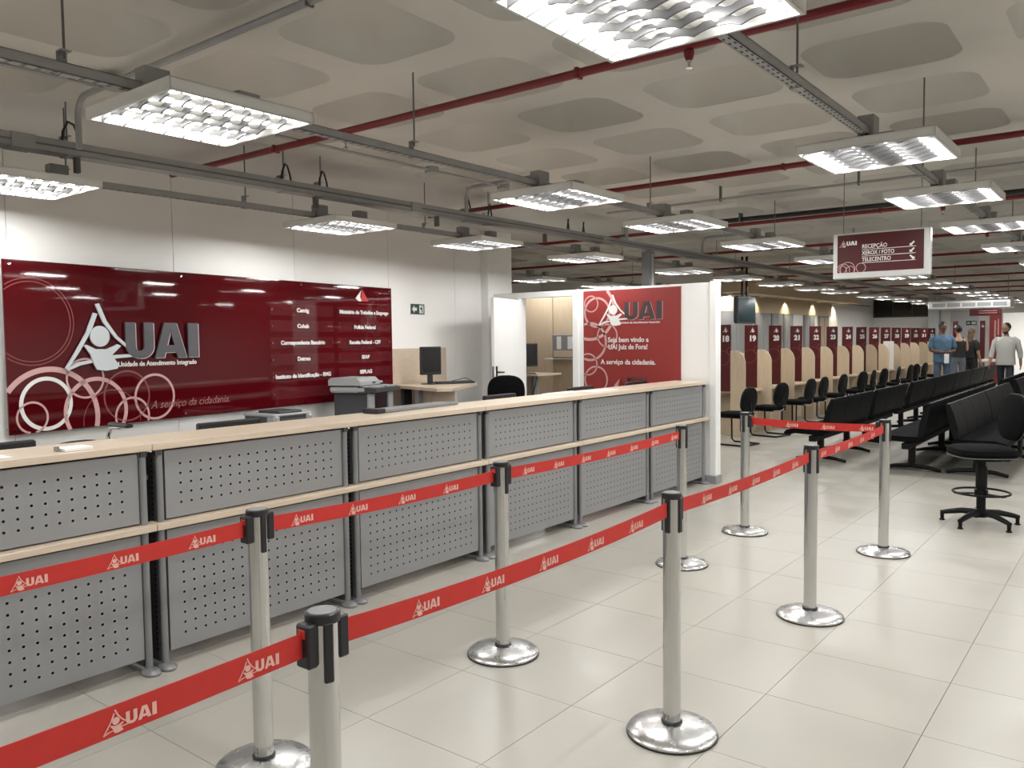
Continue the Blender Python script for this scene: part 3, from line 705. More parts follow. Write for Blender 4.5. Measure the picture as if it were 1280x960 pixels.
for (x, y, l_) in ((-3.93, 5.75, 'glossy paper on the counter top under the door jamb'), (-3.80, 6.12, 'white leaflet on the counter top below the red banner')):
    tag(MB().box(-.07, .07, -.22, .22, 0, .003).obj('paper_sheet', 'paper', loc=(x, y, 1.0862)), l_, 'paper', 'papers on the counter')

# ------------------------------------------------------------------ staff area: printers, desk, chairs
tb = thing('printer_table', 'low table with white front along the sign wall behind the counter', 'table', SP + SD * 1.35 + SN * .02, math.atan2(SD.y, SD.x))
MB().box(0, 2.45, -.56, -.02, .775, .80, bev=.003).obj('table_top', 'partition_white', tb)
for x in (.05, 2.4):
    for y in (-.52, -.06): MB().box(x - .02, x + .02, y - .02, y + .02, 0, .775).obj('leg', 'frame_grey', tb)
MB().box(.1, 2.35, -.08, -.06, .35, .77).obj('front_panel', 'partition_white', tb)
def on_table(s, d): return SP + SD * s + SN * d
p = thing('multifunction_printer', 'big grey and black multifunction printer with scanner lid in front of the maroon board', 'printer', on_table(3.02, .36) + Vector((0, 0, .80)), math.atan2(SD.y, SD.x) + .18)
MB().box(-.195, .205, -.19, .19, 0, .275, bev=.012).obj('body', 'printer_dark', p)
MB().box(.12, .21, -.215, -.18, .02, .28, bev=.006).box(-.205, -.13, -.21, -.16, .06, .28, bev=.012).box(-.205, .21, -.22, -.18, .0, .07, bev=.006).obj('front_frame', 'printer_light', p)
MB().box(-.13, .12, -.195, -.185, .09, .25).obj('output_slot', 'screen_black', p)
MB().box(-.24, .23, -.17, .21, .275, .335, bev=.018).obj('scanner', 'printer_light', p)
MB().prism([(-.24, .28), (-.24, .315), (-.05, .337), (-.05, .28)], -.235, .23, Matrix(((0, 0, 1, 0), (1, 0, 0, -.04), (0, 1, 0, 0), (0, 0, 0, 1)))).obj('control_panel', 'printer_dark', p)
MB().box(-.17, -.02, -.25, -.14, .322, .334).box(.02, .19, -.25, -.14, .322, .334).obj('keypad', 'printer_light', p)
MB().box(-.238, .228, -.11, .208, .335, .342).obj('lid_gap', 'screen_black', p)
MB().prism([(-.12, .342), (-.12, .375), (-.075, .412), (.19, .412), (.215, .39), (.215, .342)], -.24, .12, Matrix(((0, 0, 1, 0), (1, 0, 0, 0), (0, 1, 0, 0), (0, 0, 0, 1)))).obj('scanner_lid', 'printer_light', p)
MB().box(.12, .23, -.10, .21, .342, .37, bev=.01).obj('feeder_end', 'printer_light', p)
MB().box(-.02, .04, -.122, -.118, .352, .37).obj('badge', 'printer_dark', p)
p = thing('laser_printer', 'low grey and black laser printer on the table below the maroon board', 'printer', on_table(1.95, .36) + Vector((0, 0, .80)), math.atan2(SD.y, SD.x) - .1)
MB().box(-.19, .19, -.19, .19, 0, .165, bev=.015).obj('body', 'printer_dark', p)
MB().box(-.20, .20, -.2, .2, .15, .172, bev=.01).box(-.20, -.135, -.215, -.1, .02, .165, bev=.02).box(.135, .20, -.215, -.1, .02, .165, bev=.02).obj('cover', 'printer_light', p)
MB().box(-.12, .12, -.17, .10, .17, .19, bev=.008).obj('paper_tray', 'printer_dark', p)
MB().box(-.13, .13, -.205, -.195, .06, .13, bev=.004).obj('front_door', 'printer_dark', p)
# corner desk
dk = thing('corner_desk', 'pale wooden corner desk with back screen behind the counter, beside the open door', 'desk', (0, 0, 0))
MB().prism([(-6.33, 6.02), (-5.40, 5.74), (-5.30, 5.85), (-5.72, 6.72), (-6.46, 6.95)], 1.05, 1.08).obj('desk_top', 'counter_wood', dk)
Ts = Tw
MB().box(4.03, 5.06, -.098, -.075, .55, 1.46, T=Ts).obj('back_screen', 'counter_wood', dk)
MB().box(-.01, .01, 0, .62, 0, 1.05, T=Matrix.Translation((-5.80, 6.08, 0)) @ Matrix.Rotation(.35, 4, 'Z')).obj('side_panel', 'counter_wood', dk)
MB().box(-.03, .03, -.03, .03, 0, 1.05, T=Matrix.Translation((-5.86, 5.96, 0))).obj('leg', 'frame_grey', dk)
MB().box(-.02, .02, -.06, .06, 0, 1.05, T=Matrix.Translation((-6.12, 6.04, 0))).obj('cable_duct', 'plastic_black', dk)
monitor('monitor', 'black monitor on the pale corner desk near the exit sign', (-6.03, 6.32, 1.08), 1.3, W=.25, H=.30)
kb = thing('keyboard', 'black keyboard on the corner desk in front of the monitor', 'keyboard', (-5.88, 6.52, 1.0805), 1.12)
MB().box(-.22, .22, -.07, .07, 0, .02, bev=.006).obj('case', 'plastic_black', kb)
kk = MB()
for i in range(14):
    for j in range(5): kk.box(-.205 + i * .0295, -.18 + i * .0295, -.058 + j * .0235, -.038 + j * .0235, .02, .025)
o = kk.obj('keys', 'printer_dark', kb, smooth=0); o['kind'] = 'stuff'
tag(MB().tube([(-5.95, 6.50, 1.086), (-6.0, 6.62, 1.10), (-5.92, 6.75, 1.13), (-5.83, 6.80, 1.086)], .004, 6).obj('mouse_cable', 'plastic_black'), 'thin black cable looping on the corner desk', 'cable')
def oval_pad(mb, w_, h_, t, n=28, p=2.6, T=None, taper=0.0):
    """cushioned superellipse slab in the x-z plane, thickness along y"""
    vs = []; fs = []
    rings = [(-t / 2, .86), (-t / 2 + t * .15, .96), (0, 1.0), (t / 2 - t * .15, .96), (t / 2, .86)]
    for y, s in rings:
        for k in range(n):
            a = 2 * PI * k / n; cx, cz = math.cos(a), math.sin(a)
            x = abs(cx) ** (2 / p) * (1 if cx > 0 else -1) * w_ / 2 * s; z = abs(cz) ** (2 / p) * (1 if cz > 0 else -1) * h_ / 2 * s
            vs.append((x * (1 - taper * z / h_), y, z))
    for q in range(len(rings) - 1):
        for k in range(n): fs.append((q * n + k, q * n + (k + 1) % n, (q + 1) * n + (k + 1) % n, (q + 1) * n + k))
    fs.append(tuple(range(n))); fs.append(tuple(range((len(rings) - 1) * n, len(rings) * n)))
    return mb.add(vs, fs, T)
def seat_pad(mb, w_, d_, t, z, p=3.2, T=None):
    R = Matrix.Translation((0, 0, z)) @ Matrix.Rotation(PI / 2, 4, 'X')
    return oval_pad(mb, w_, d_, t, 32, p, (T @ R) if T is not None else R)
def stool(label, loc, rz, ring=True, sz=.585, extra=0):
    t = thing('swivel_stool', label, 'chair', loc, rz)
    seat_pad(MB(), .48, .47, .085, sz + .01).obj('seat', 'fabric_black', t)
    rim = MB(); rim.tube([(.235 * abs(math.cos(a)) ** .62 * (1 if math.cos(a) > 0 else -1), .23 * abs(math.sin(a)) ** .62 * (1 if math.sin(a) > 0 else -1), sz - .018) for a in [2 * PI * (k + .5) / 36 for k in range(36)]], .005, 5, True); rim.obj('piping', 'piping_grey', t)
    bk = Matrix.Translation((0, .235, sz + .29)) @ Matrix.Rotation(-.10, 4, 'X')
    oval_pad(MB(), .43, .38, .075, 30, 2.7, bk).obj('backrest', 'fabric_black', t)
    rim = MB(); rim.tube([bk @ Vector((.212 * abs(math.cos(a)) ** .74 * (1 if math.cos(a) > 0 else -1), -.0, .187 * abs(math.sin(a)) ** .74 * (1 if math.sin(a) > 0 else -1))) for a in [2 * PI * (k + .5) / 36 for k in range(36)]], .005, 5, True); rim.obj('piping', 'piping_grey', t)
    MB().tube([(0, .05, sz - .05), (0, .2, sz - .055), (0, .285, sz - .02), (0, .29, sz + .2)], .018, 8).obj('back_bracket', 'metal_black', t)
    MB().box(-.09, .09, -.10, .12, sz - .06, sz - .03, bev=.006).obj('seat_plate', 'metal_black', t)
    MB().lathe([(.034, .12), (.034, .30), (.042, .30), (.042, sz - .12), (.03, sz - .1), (.03, sz - .05)], 16).obj('column', 'metal_black', t)
    if ring:
        r = MB(); r.tube([(.205 * math.cos(2 * PI * k / 32), .205 * math.sin(2 * PI * k / 32), .265) for k in range(32)], .009, 8, True); r.obj('foot_ring', 'metal_black', t)
        r = MB()
        for k in range(3):
            a = 2 * PI * k / 3 + .5; r.box(.03, .205, -.02, .02, .252, .262, T=Matrix.Rotation(a, 4, 'Z'))
        r.lathe([(.05, .24), (.05, .285)], 14); r.obj('ring_bracket', 'metal_black', t)
    MB().lathe([(.05, .065), (.055, .075), (.05, .125), (.036, .13)], 16).obj('hub', 'metal_black', t)
    for k in range(5):
        a = 2 * PI * k / 5 + .35
        lg_ = MB().tube([(.03, 0, .10), (.14, 0, .098), (.25, 0, .075), (.295, 0, .062)], [.026, .024, .02, .018], 8).obj('leg', 'metal_black', t); lg_.rotation_euler = (0, 0, a)
        MB().lathe([(.022, 0), (.022, .008), (.014, .014), (.016, .07)], 10, Matrix.Translation((.285, 0, 0))).obj('glide', 'metal_black', lg_)
    return t
stool('black swivel drafting stool with a foot ring, standing alone near the right edge', (-1.03, 7.5, 0), math.atan2(-.5, -.85) + PI / 2)
stool('black chair back behind the counter by the corner desk', (-5.62, 7.05, 0), .55, sz=.66)
ac = stool('black stool behind the counter with one curved arm showing', (-4.72, 1.97, 0), -PI / 2, sz=.56)
MB().tube([(-.25, .1, .50), (-.27, .0, .62), (-.27, -.12, .80) if False else (-.27, .02, 1.02), (-.26, .08, 1.075), (-.26, .22, 1.085)], .012, 8).obj('armrest_tube', 'chrome', ac)
MB().box(-.285, -.235, .08, .30, 1.083, 1.105, bev=.01).obj('armrest_pad', 'plastic_black', ac)
# room behind the open door
cb_ = thing('tall_cabinet', 'tall pale wood cabinet seen through the open door', 'cabinet', (0, 10.5, 0))
MB().box(-9.3, -7.37, 0, .5, 0, 2.25, bev=.003).obj('door', 'cabinet_wood', cb_); MB().box(-7.36, -5.9, 0, .5, 0, 2.25, bev=.003).obj('door', 'cabinet_wood', cb_)
MB().box(-7.36, -6.4, -.24, 0, 1.235, 1.25).obj('shelf', 'partition_white', cb_)
mw = thing('shelf_box', 'grey and white box on the cabinet shelf behind the open door', 'box', (-6.87, 10.36, 1.25))
MB().box(-.33, .33, -.12, .12, 0, .36, bev=.006).obj('case', 'base_grey', mw); MB().box(-.3, .3, -.125, -.12, .02, .12).obj('drawer_front', 'counter_wood', mw)
MB().box(-.24, -.16, -.125, -.12, .14, .33).box(-.04, .28, -.125, -.12, .14, .33).obj('front_panel', 'partition_white', mw)
d2 = thing('small_desk', 'pale desk with computer seen through the open door', 'desk', (-7.35, 9.6, 0))
MB().box(-.7, .55, -.3, .3, 1.02, 1.045).obj('desk_top', 'counter_wood', d2); MB().box(.25, .31, -.05, .05, 0, 1.02).obj('leg', 'frame_grey', d2); MB().box(-.6, .2, .2, .22, .3, 1.02).obj('front_panel', 'cabinet_wood', d2)
monitor('monitor', 'edge of a black monitor on the desk behind the open door', (-7.16, 9.5, 1.045), 1.15, W=.4, H=.34)
tag(MB().tube([(-7.1, 9.5, 1.05), (-6.95, 9.45, 1.055), (-6.85, 9.35, 1.04), (-6.83, 9.3, .9), (-6.88, 9.3, .75)], .008, 6).obj('computer_cable', 'plastic_black'), 'black cable hanging off the desk behind the open door', 'cable')

# ------------------------------------------------------------------ queue posts and belts
def queue_post_proto():
    d = {}
    d['base'] = MB().lathe([(.168, 0), (.175, .004), (.175, .014), (.168, .022), (.12, .034), (.07, .043), (.045, .046)], 48).mesh('base', 'chrome_base')
    d['base_rim'] = MB().lathe([(.172, -.0), (.1775, .001), (.1775, .007), (.172, .008)], 48).mesh('base_rim', 'black_rubber')
    d['collar'] = MB().lathe([(.041, .044), (.041, .052), (.036, .056)], 32).mesh('collar', 'plastic_black')
    d['pole'] = MB().lathe([(.0345, .045), (.0345, .935)], 40).mesh('pole', 'chrome')
    d['cap'] = MB().lathe([(.0385, .93), (.0395, .935), (.0395, .95), (.036, .953)], 40).mesh('cap', 'plastic_black')
    d['cap_disc'] = MB().lathe([(.033, .952), (.031, .9545)], 32).mesh('cap_disc', 'cap_grey')
    d['belt_outlet'] = MB().box(.03, .058, -.022, .022, .838, .935, bev=.004).mesh('belt_outlet', 'plastic_black')
    d['clip_strip'] = MB().box(.028, .0405, -.011, .011, .80, .935, bev=.003).mesh('clip_strip', 'plastic_black')
    d['release_tab'] = MB().box(.052, .0605, -.012, .012, .905, .925, bev=.002).mesh('release_tab', 'belt_red')
    return d
QP = queue_post_proto()
XA, XB = -2.50, -1.432
POSTS = {'A': (XA, 1.71, 'chrome queue post leftmost in the row beside the counter'), 'B': (XB, 1.14, 'nearest chrome queue post, cut by the bottom edge of the picture'),
         'C': (XA + .03, 3.07, 'chrome queue post second in the row beside the counter'), 'D': (XB, 2.83, 'tall chrome queue post nearest the middle of the open floor'),
         'E': (XA + .03, 5.03, 'chrome queue post in front of the last counter unit where the belt ends'), 'F': (XA + .02, 6.16, 'farthest left chrome queue post beyond the counter end'),
         'G': (XB, 4.49, 'chrome queue post on the open floor, second belt joint behind the tall one'), 'H': (XB - .01, 6.12, 'chrome queue post at the far corner beside the waiting benches')}
FACES = {'A': (-90, 90, 0), 'B': (-90, 90, -28), 'C': (-90, 90, 0), 'D': (-90, 90, -28), 'E': (-90, -28, 180), 'F': (0, -60, -110), 'G': (-90, 90, -28), 'H': (-90, 180, -28)}
BELTS = [('A', 'C'), ('C', 'E'), ('B', 'D'), ('D', 'G'), ('G', 'H'), ('F', 'H')]
outlets = {'A': (-90, 90), 'B': (-90, 90), 'C': (-90, 90), 'D': (90,), 'E': (), 'F': (0,), 'G': (90,), 'H': (180,)}
strips = {'A': (0, 180), 'B': (-20, 180), 'C': (0, 180), 'D': (-90, 0, 180), 'E': (-90, 0, 90, 180), 'F': (-90, 90, 180), 'G': (-90, 0, 180), 'H': (-90, 0, 90)}
for k, (x, y, lab) in POSTS.items():
    t = thing('queue_post', lab, 'queue post', (x, y, 0), 0, 'chrome queue posts')
    for nm in ('base', 'pole', 'cap'): link(nm, QP[nm], t)
    link('base_rim', QP['base_rim'], t); link('collar', QP['collar'], t); link('cap_disc', QP['cap_disc'], t)
    for a in outlets[k]:
        o = link('belt_outlet', QP['belt_outlet'], t); o.rotation_euler = (0, 0, math.radians(a)); r_ = link('release_tab', QP['release_tab'], o)
    for a in strips[k]:
        o = link('clip_strip', QP['clip_strip'], t); o.rotation_euler = (0, 0, math.radians(a))
def belt(p, q, label, phase=0.0, sag=.012, flip=False, z0=.918, hh=.056):
    p, q = Vector((p[0], p[1], 0)), Vector((q[0], q[1], 0)); d = (q - p); L = d.length - .085; u = d.normalized(); nrm = Vector((u.y, -u.x, 0))
    o0 = p + u * .0425
    t = tag(bpy.data.objects.new('queue_belt', None), label, 'queue belt', 'red queue belts'); C.objects.link(t)
    zc = lambda s: z0 - hh / 2 - sag * 4 * (s / L) * (1 - s / L)
    tw = lambda s: 0.10 * math.sin(3 * s)
    n = 24; vs = []; fs = []
    for k in range(n + 1):
        s = L * k / n; c = o0 + u * s
        for side in (1, -1):
            for e in (1, -1): vs.append(c + nrm * (.0009 * side + .004 * tw(s) * e) + Vector((0, 0, zc(s) + e * hh / 2)))
        if k:
            a, b = (k - 1) * 4, k * 4
            fs += [(a, b, b + 1, a + 1), (a + 2, a + 3, b + 3, b + 2), (a, a + 2, b + 2, b), (a + 1, b + 1, b + 3, a + 3)]
    MB().add(vs, fs).obj('strap', 'belt_red', t, smooth=60)
    s = phase
    sd = -1 if flip else 1
    while s < L - .1:
        lg = MB()
        if not flip: T = frame(o0 + u * s + nrm * .0022 + Vector((0, 0, zc(s + .045) - .021)), u - Vector((0, 0, 0)), (0, 0, 1))
        else: T = frame(o0 + u * (s + .1) - nrm * .0022 + Vector((0, 0, zc(s + .045) - .021)), -u, (0, 0, 1))
        logo_figure(lg, T, .041, 0, 0, .0); logo_letters(lg, T, .041, 0, 0, .0)
        lg.obj('logo', 'belt_print', t, smooth=0); s += .27
    return t
P_ = {k: v[:2] for k, v in POSTS.items()}
belt((XA, .0), P_['A'], 'red belt from the left edge to the leftmost post beside the counter', .32 - .0)
belt((XB, -.55), P_['B'], 'red belt nearest the camera, running off the lower left corner', .08)
belt(P_['A'], P_['C'], 'red belt between the first two posts beside the counter', .10)
belt(P_['C'], P_['E'], 'long red belt along the counter from the second to the third post', .13)
belt(P_['B'], P_['D'], 'red belt between the nearest cut-off post and the tall post', .235, sag=.02)
belt(P_['D'], P_['G'], 'red belt from the tall post back to the middle floor post', .22)
belt(P_['G'], P_['H'], 'red belt from the middle floor post to the far corner post', .12)
belt(P_['F'], P_['H'], 'red belt across the far end of the queue in front of the bench', .28)

# ------------------------------------------------------------------ numbered booths
def booth_proto():
    d = {}
    d['fin'] = MB().prism([(-5.285, .70), (-5.065, .70), (-5.065, 1.735), (-5.285, 1.735)], -.012, .012, Matrix(((1, 0, 0, 0), (0, 0, 1, 0), (0, 1, 0, 0), (0, 0, 0, 1)))).mesh('number_panel', 'fin_maroon')
    arc = [(-5.065, 0), (-4.83, 0), (-4.83, 1.12)] + [(-5.0 + .17 * math.cos(PI / 2 * k / 8), 1.12 + .215 * math.sin(PI / 2 * k / 8)) for k in range(1, 9)] + [(-5.065, 1.335)]
    d['side'] = MB().prism(arc, -.014, .014, Matrix(((1, 0, 0, 0), (0, 0, 1, 0), (0, 1, 0, 0), (0, 0, 0, 1)))).mesh('side_panel', 'booth_wood')
    d['desk'] = MB().prism([(-5.6, .014), (-4.98, .014), (-4.88, .25), (-4.86, .55), (-4.88, .85), (-4.98, 1.085), (-5.6, 1.085)], .675, .70).mesh('desk_top', 'booth_wood')
    d['front'] = MB().box(-5.33, -5.31, .014, 1.085, 0, .675).mesh('front_panel', 'booth_wood')
    d['back'] = MB().box(-5.62, -5.60, .014, 1.085, 0, 1.26).mesh('back_panel', 'booth_wood')
    return d
BP = booth_proto()
NUMW = 'eighteen nineteen twenty twenty-one twenty-two twenty-three twenty-four twenty-five twenty-six twenty-seven twenty-eight twenty-nine thirty thirty-one thirty-two'.split()
for k in range(15):
    n = 18 + k; y = 12.0 + 1.1 * k
    t = thing('service_booth', 'pale wood service booth with maroon panel numbered %s' % NUMW[k], 'booth', (0, y, 0), 0, 'numbered service booths')
    f = link('number_panel', BP['fin'], t); link('side_panel', BP['side'], t); link('desk_top', BP['desk'], t); link('front_panel', BP['front'], t); link('back_panel', BP['back'], t)
    Ff = frame((-5.285, -.0125, 0), (1, 0, 0), (0, 0, 1))
    text('number', str(n), .125, 'print_white', f, Ff @ Matrix.Translation((.135, 1.475, .001)), align='CENTER', bold=.006, width=.105)
    lg = MB(); logo_figure(lg, Ff, .075, .095, 1.62, .001); lg.obj('logo_figure', 'print_white', f, smooth=0)
    rg = MB(); ring2(rg, .09, 1.22, .11, .008, Ff, n=32, clip=(.005, .215, .7, 1.6)); ring2(rg, .21, 1.33, .05, .01, Ff, n=32, clip=(.005, .217, .7, 1.6)); rg.obj('circle', 'print_faint', f, smooth=0)
# one more pair of number panels farther back
for x, n_ in ((-4.72, 1), (-3.98, 2)):
    t = thing('number_panel_stand', 'dark maroon numbered panel standing at the far end, %s' % ('behind the man in blue' if n_ == 1 else 'left of the tall red banner'), 'panel', (x, 28.6, 0))
    MB().box(-.07, .07, -.012, .012, .02, 1.95).obj('board', 'fin_maroon', t); MB().box(-.14, .14, -.1, .1, 0, .02).obj('foot', 'frame_grey', t)
    lg = MB(); logo_figure(lg, frame((-.045, -.0125, 0), (1, 0, 0), (0, 0, 1)), .09, 0, 1.75, .001); lg.obj('logo_figure', 'print_white', t, smooth=0)
wb = thing('notice_board', 'white board standing on the booth desk between numbers 26 and 27', 'board', (-4.985, 21.4, .701))
MB().box(-.12, .12, -.008, .008, 0, .69, bev=.003).obj('board', 'paper', wb); MB().box(-.10, .10, -.05, .05, 0, .012).obj('foot', 'alu', wb)
tv = thing('hanging_television', 'dark television hung from the ceiling above booth 19', 'television', (-5.5, 13.65, 1.77))
MB().box(-.03, .03, -.4, .4, 0, .47, bev=.008).obj('case', 'plastic_black', tv); MB().box(.03, .033, -.37, .37, .03, .44).obj('screen', 'tv_screen', tv)
MB().box(-.045, -.03, -.395, .395, .02, .45).obj('back_cover', 'tv_screen', tv)
for y in (-.1, .1): MB().cyl((-.02, y, .4), (-.02, y, 1.2), .02, 8).obj('ceiling_bracket', 'metal_black', tv)

# visitor chairs at the booths
vc_t = thing('visitor_chair', '', 'chair')
oval_pad(MB(), .42, .37, .045, 28, 2.5, Matrix.Translation((0, .20, .655)) @ Matrix.Rotation(-.12, 4, 'X'), .15).obj('backrest', 'leather_black', vc_t)
seat_pad(MB(), .46, .44, .06, .44).obj('seat', 'fabric_black', vc_t)
for s in (-1, 1):
    MB().tube([(s * .18, .17, .405), (s * .19, -.12, .405), (s * .20, -.2, .38), (s * .21, -.2, .05), (s * .21, -.16, .014), (s * .21, .24, .014)], .0125, 8).obj('leg', 'metal_black', vc_t)
MB().tube([(-.21, .24, .014), (.21, .24, .014)], .0125, 8).obj('rear_bar', 'metal_black', vc_t)
MB().tube([(0, .08, .40), (0, .2, .405), (0, .245, .44), (0, .23, .6)], .015, 8).obj('back_bracket', 'chrome', vc_t)
VY = [11.15, 12.45, 13.8, 14.5, 15.65, 17.0, 17.75, 18.65, 19.9, 21.1, 21.75, 22.7, 24.4]
for k, y in enumerate(VY):
    lab = 'black visitor chair at the booths, %s' % ('nearest, right of the partition end' if k == 0 else ORD[k] + ' along the row from the partition')
    rz = -PI / 2 + random.uniform(-.25, .1) + PI
    rz = PI / 2 * -1 + random.uniform(-.2, .12)
    if k == 0: vc_t.location = (-4.62, y, 0); vc_t.rotation_euler = (0, 0, rz); vc_t['label'] = lab; vc_t['group'] = 'visitor chairs at the booths'
    else: dup(vc_t, (-4.62, y, 0), rz, lab, 'visitor chairs at the booths')

# ------------------------------------------------------------------ waiting benches
def bench(x, y0, n, face, label):
    """x = plane of the backs, y0 = near end, face -1 looks to -x, +1 to +x"""
    t = thing('waiting_bench', label, 'bench', (x, y0, 0), 0, 'rows of waiting benches'); p_ = .6; L = n * p_
    for k in range(n):
        a, b = k * p_ + .004, (k + 1) * p_ - .004
        prof = [(.0, .40), (.10, .425), (.28, .425), (.43, .43), (.53, .405), (.56, .37), (.52, .345), (.42, .37), (.1, .36)]
        Ty = Matrix(((face, 0, 0, 0), (0, 0, 1, 0), (0, 1, 0, 0), (0, 0, 0, 1)))
        MB().prism(prof, a, b, Ty).obj('seat', 'fabric_black', t)
        prof = [(.05, .42), (.095, .43), (.085, .55), (.045, .70), (.0, .80), (-.03, .80), (-.035, .77), (-.005, .65), (.02, .5)]
        MB().prism(prof, a, b, Ty).obj('backrest', 'leather_black', t)
    MB().box(min(.18 * face, .26 * face), max(.18 * face, .26 * face), .02, L - .02, .28, .345).obj('beam', 'metal_black', t)
    for y in (.35, L - .35):
        c = .22 * face
        lg_ = MB().box(c - .035, c + .035, y - .03, y + .03, .05, .29, bev=.005).obj('leg', 'metal_black', t)
        MB().tube([(c - .30, y, .02), (c - .18, y, .045), (c, y, .06), (c + .18, y, .045), (c + .30, y, .02)], [.019, .022, .025, .022, .019], 8).obj('foot', 'metal_black', lg_)
    return t
bl = 'black upholstered bench '
for k, (y, n) in enumerate(((9.85, 3), (11.85, 3), (14.0, 3), (15.85, 3), (17.7, 3), (19.55, 3), (21.4, 3))):
    bench(-2.92, y, n, -1, bl + 'in the row nearest the booths, %s from the near end' % ORD[k])
for k, (y, n) in enumerate(((9.72, 4), (12.15, 4), (15.35, 4), (17.8, 4))):
    bench(-1.86, y, n, -1, bl + 'right hand row, facing the booths, %s from the near end' % ORD[k])
    bench(-1.65, y, n, 1, bl + 'right hand row, facing away from booths, %s from near end' % ORD[k])

# ------------------------------------------------------------------ far end: air conditioner, banner, table
a_c = thing('air_conditioner', 'long grey ceiling air conditioner with five grilles over the far hall', 'air conditioner', (-4.24, 22, 2.15))
MB().box(0, 1.75, 0, .65, 0, .2, bev=.02).obj('case', 'alu', a_c)
for k in range(5): MB().box(.1 + k * .32, .38 + k * .32, -.006, .0, .05, .14).obj('grille', 'frame_grey', a_c)
for x in (.1, 1.65): MB().cyl((x, .3, .2), (x, .3, .95), .006, 6).obj('hanger_rod', 'galvanised_dark', a_c)
rb = thing('tall_red_banner', 'tall narrow red banner at the far end of the hall', 'banner', (-3.66, 28.8, 0))
MB().box(-.16, .16, -.02, .02, .02, 2.1).obj('sheet', 'banner_red', rb); MB().box(-.18, .18, -.15, .15, 0, .02).obj('foot', 'frame_grey', rb)
MB().box(-.03, .01, -.023, -.02, 1.1, 1.95).box(.06, .09, -.023, -.02, 1.5, 2.0).obj('print', 'print_pink', rb)
es = thing('far_exit_sign', 'small dark exit sign on the far wall above the people', 'sign', (-4.64, 29.96, 1.83))
MB().box(0, .3, -.01, 0, 0, .14).obj('plate', 'exit_green', es); MB().box(.16, .28, -.012, -.01, .03, .11).box(.03, .11, -.012, -.01, .05, .09).obj('pictogram', 'print_white', es)
ft = thing('far_table', 'small table with white papers behind the far benches', 'table', (-3.3, 25.6, 0))
MB().box(-.35, .4, -.4, .4, .78, .81).obj('table_top', 'counter_wood', ft)
for x in (-.3, .35):
    for y in (-.35, .35): MB().box(x - .02, x + .02, y - .02, y + .02, 0, .78).obj('leg', 'frame_grey', ft)
tag(MB().box(-.25, .25, -.2, .2, 0, .04).obj('paper_pile', 'paper', loc=(-3.3, 25.6, .811)), 'pile of white papers on the small far table', 'paper')

# ------------------------------------------------------------------ people
def skin(name, nodes, edges, m, parent, root=None, sub=2):
    ks = list(nodes); me = bpy.data.meshes.new(name); me.from_pydata([nodes[k][0] for k in ks], [(ks.index(a), ks.index(b)) for a, b in edges], [])
    o = bpy.data.objects.new(name, me); C.objects.link(o)
    o.modifiers.new('s', 'SKIN'); sd = o.modifiers.new('u', 'SUBSURF'); sd.levels = sub; sd.render_levels = sub
    for i, k in enumerate(ks):
        r = nodes[k][1]; sv = me.skin_vertices[0].data[i]; sv.radius = r if isinstance(r, tuple) else (r, r)
        sv.use_root = (k == (root or ks[0]))
    dg = bpy.context.evaluated_depsgraph_get(); ev = bpy.data.meshes.new_from_object(o.evaluated_get(dg)); ev.name = name
    bpy.data.objects.remove(o); bpy.data.meshes.remove(me)
    ev.materials.clear(); ev.materials.append(M[m]); ev.shade_smooth()
    return link(name, ev, parent)
def sphere(mb, c, r, sc=(1, 1, 1), n=16, m=10, T=None):
    prof = [(max(1e-4, r * math.sin(PI * k / m)), -r * math.cos(PI * k / m)) for k in range(m + 1)]
    S = Matrix.Translation(c) @ Matrix.Diagonal((*sc, 1))
    return mb.lathe(prof, n, (T @ S) if T is not None else S, False, False)
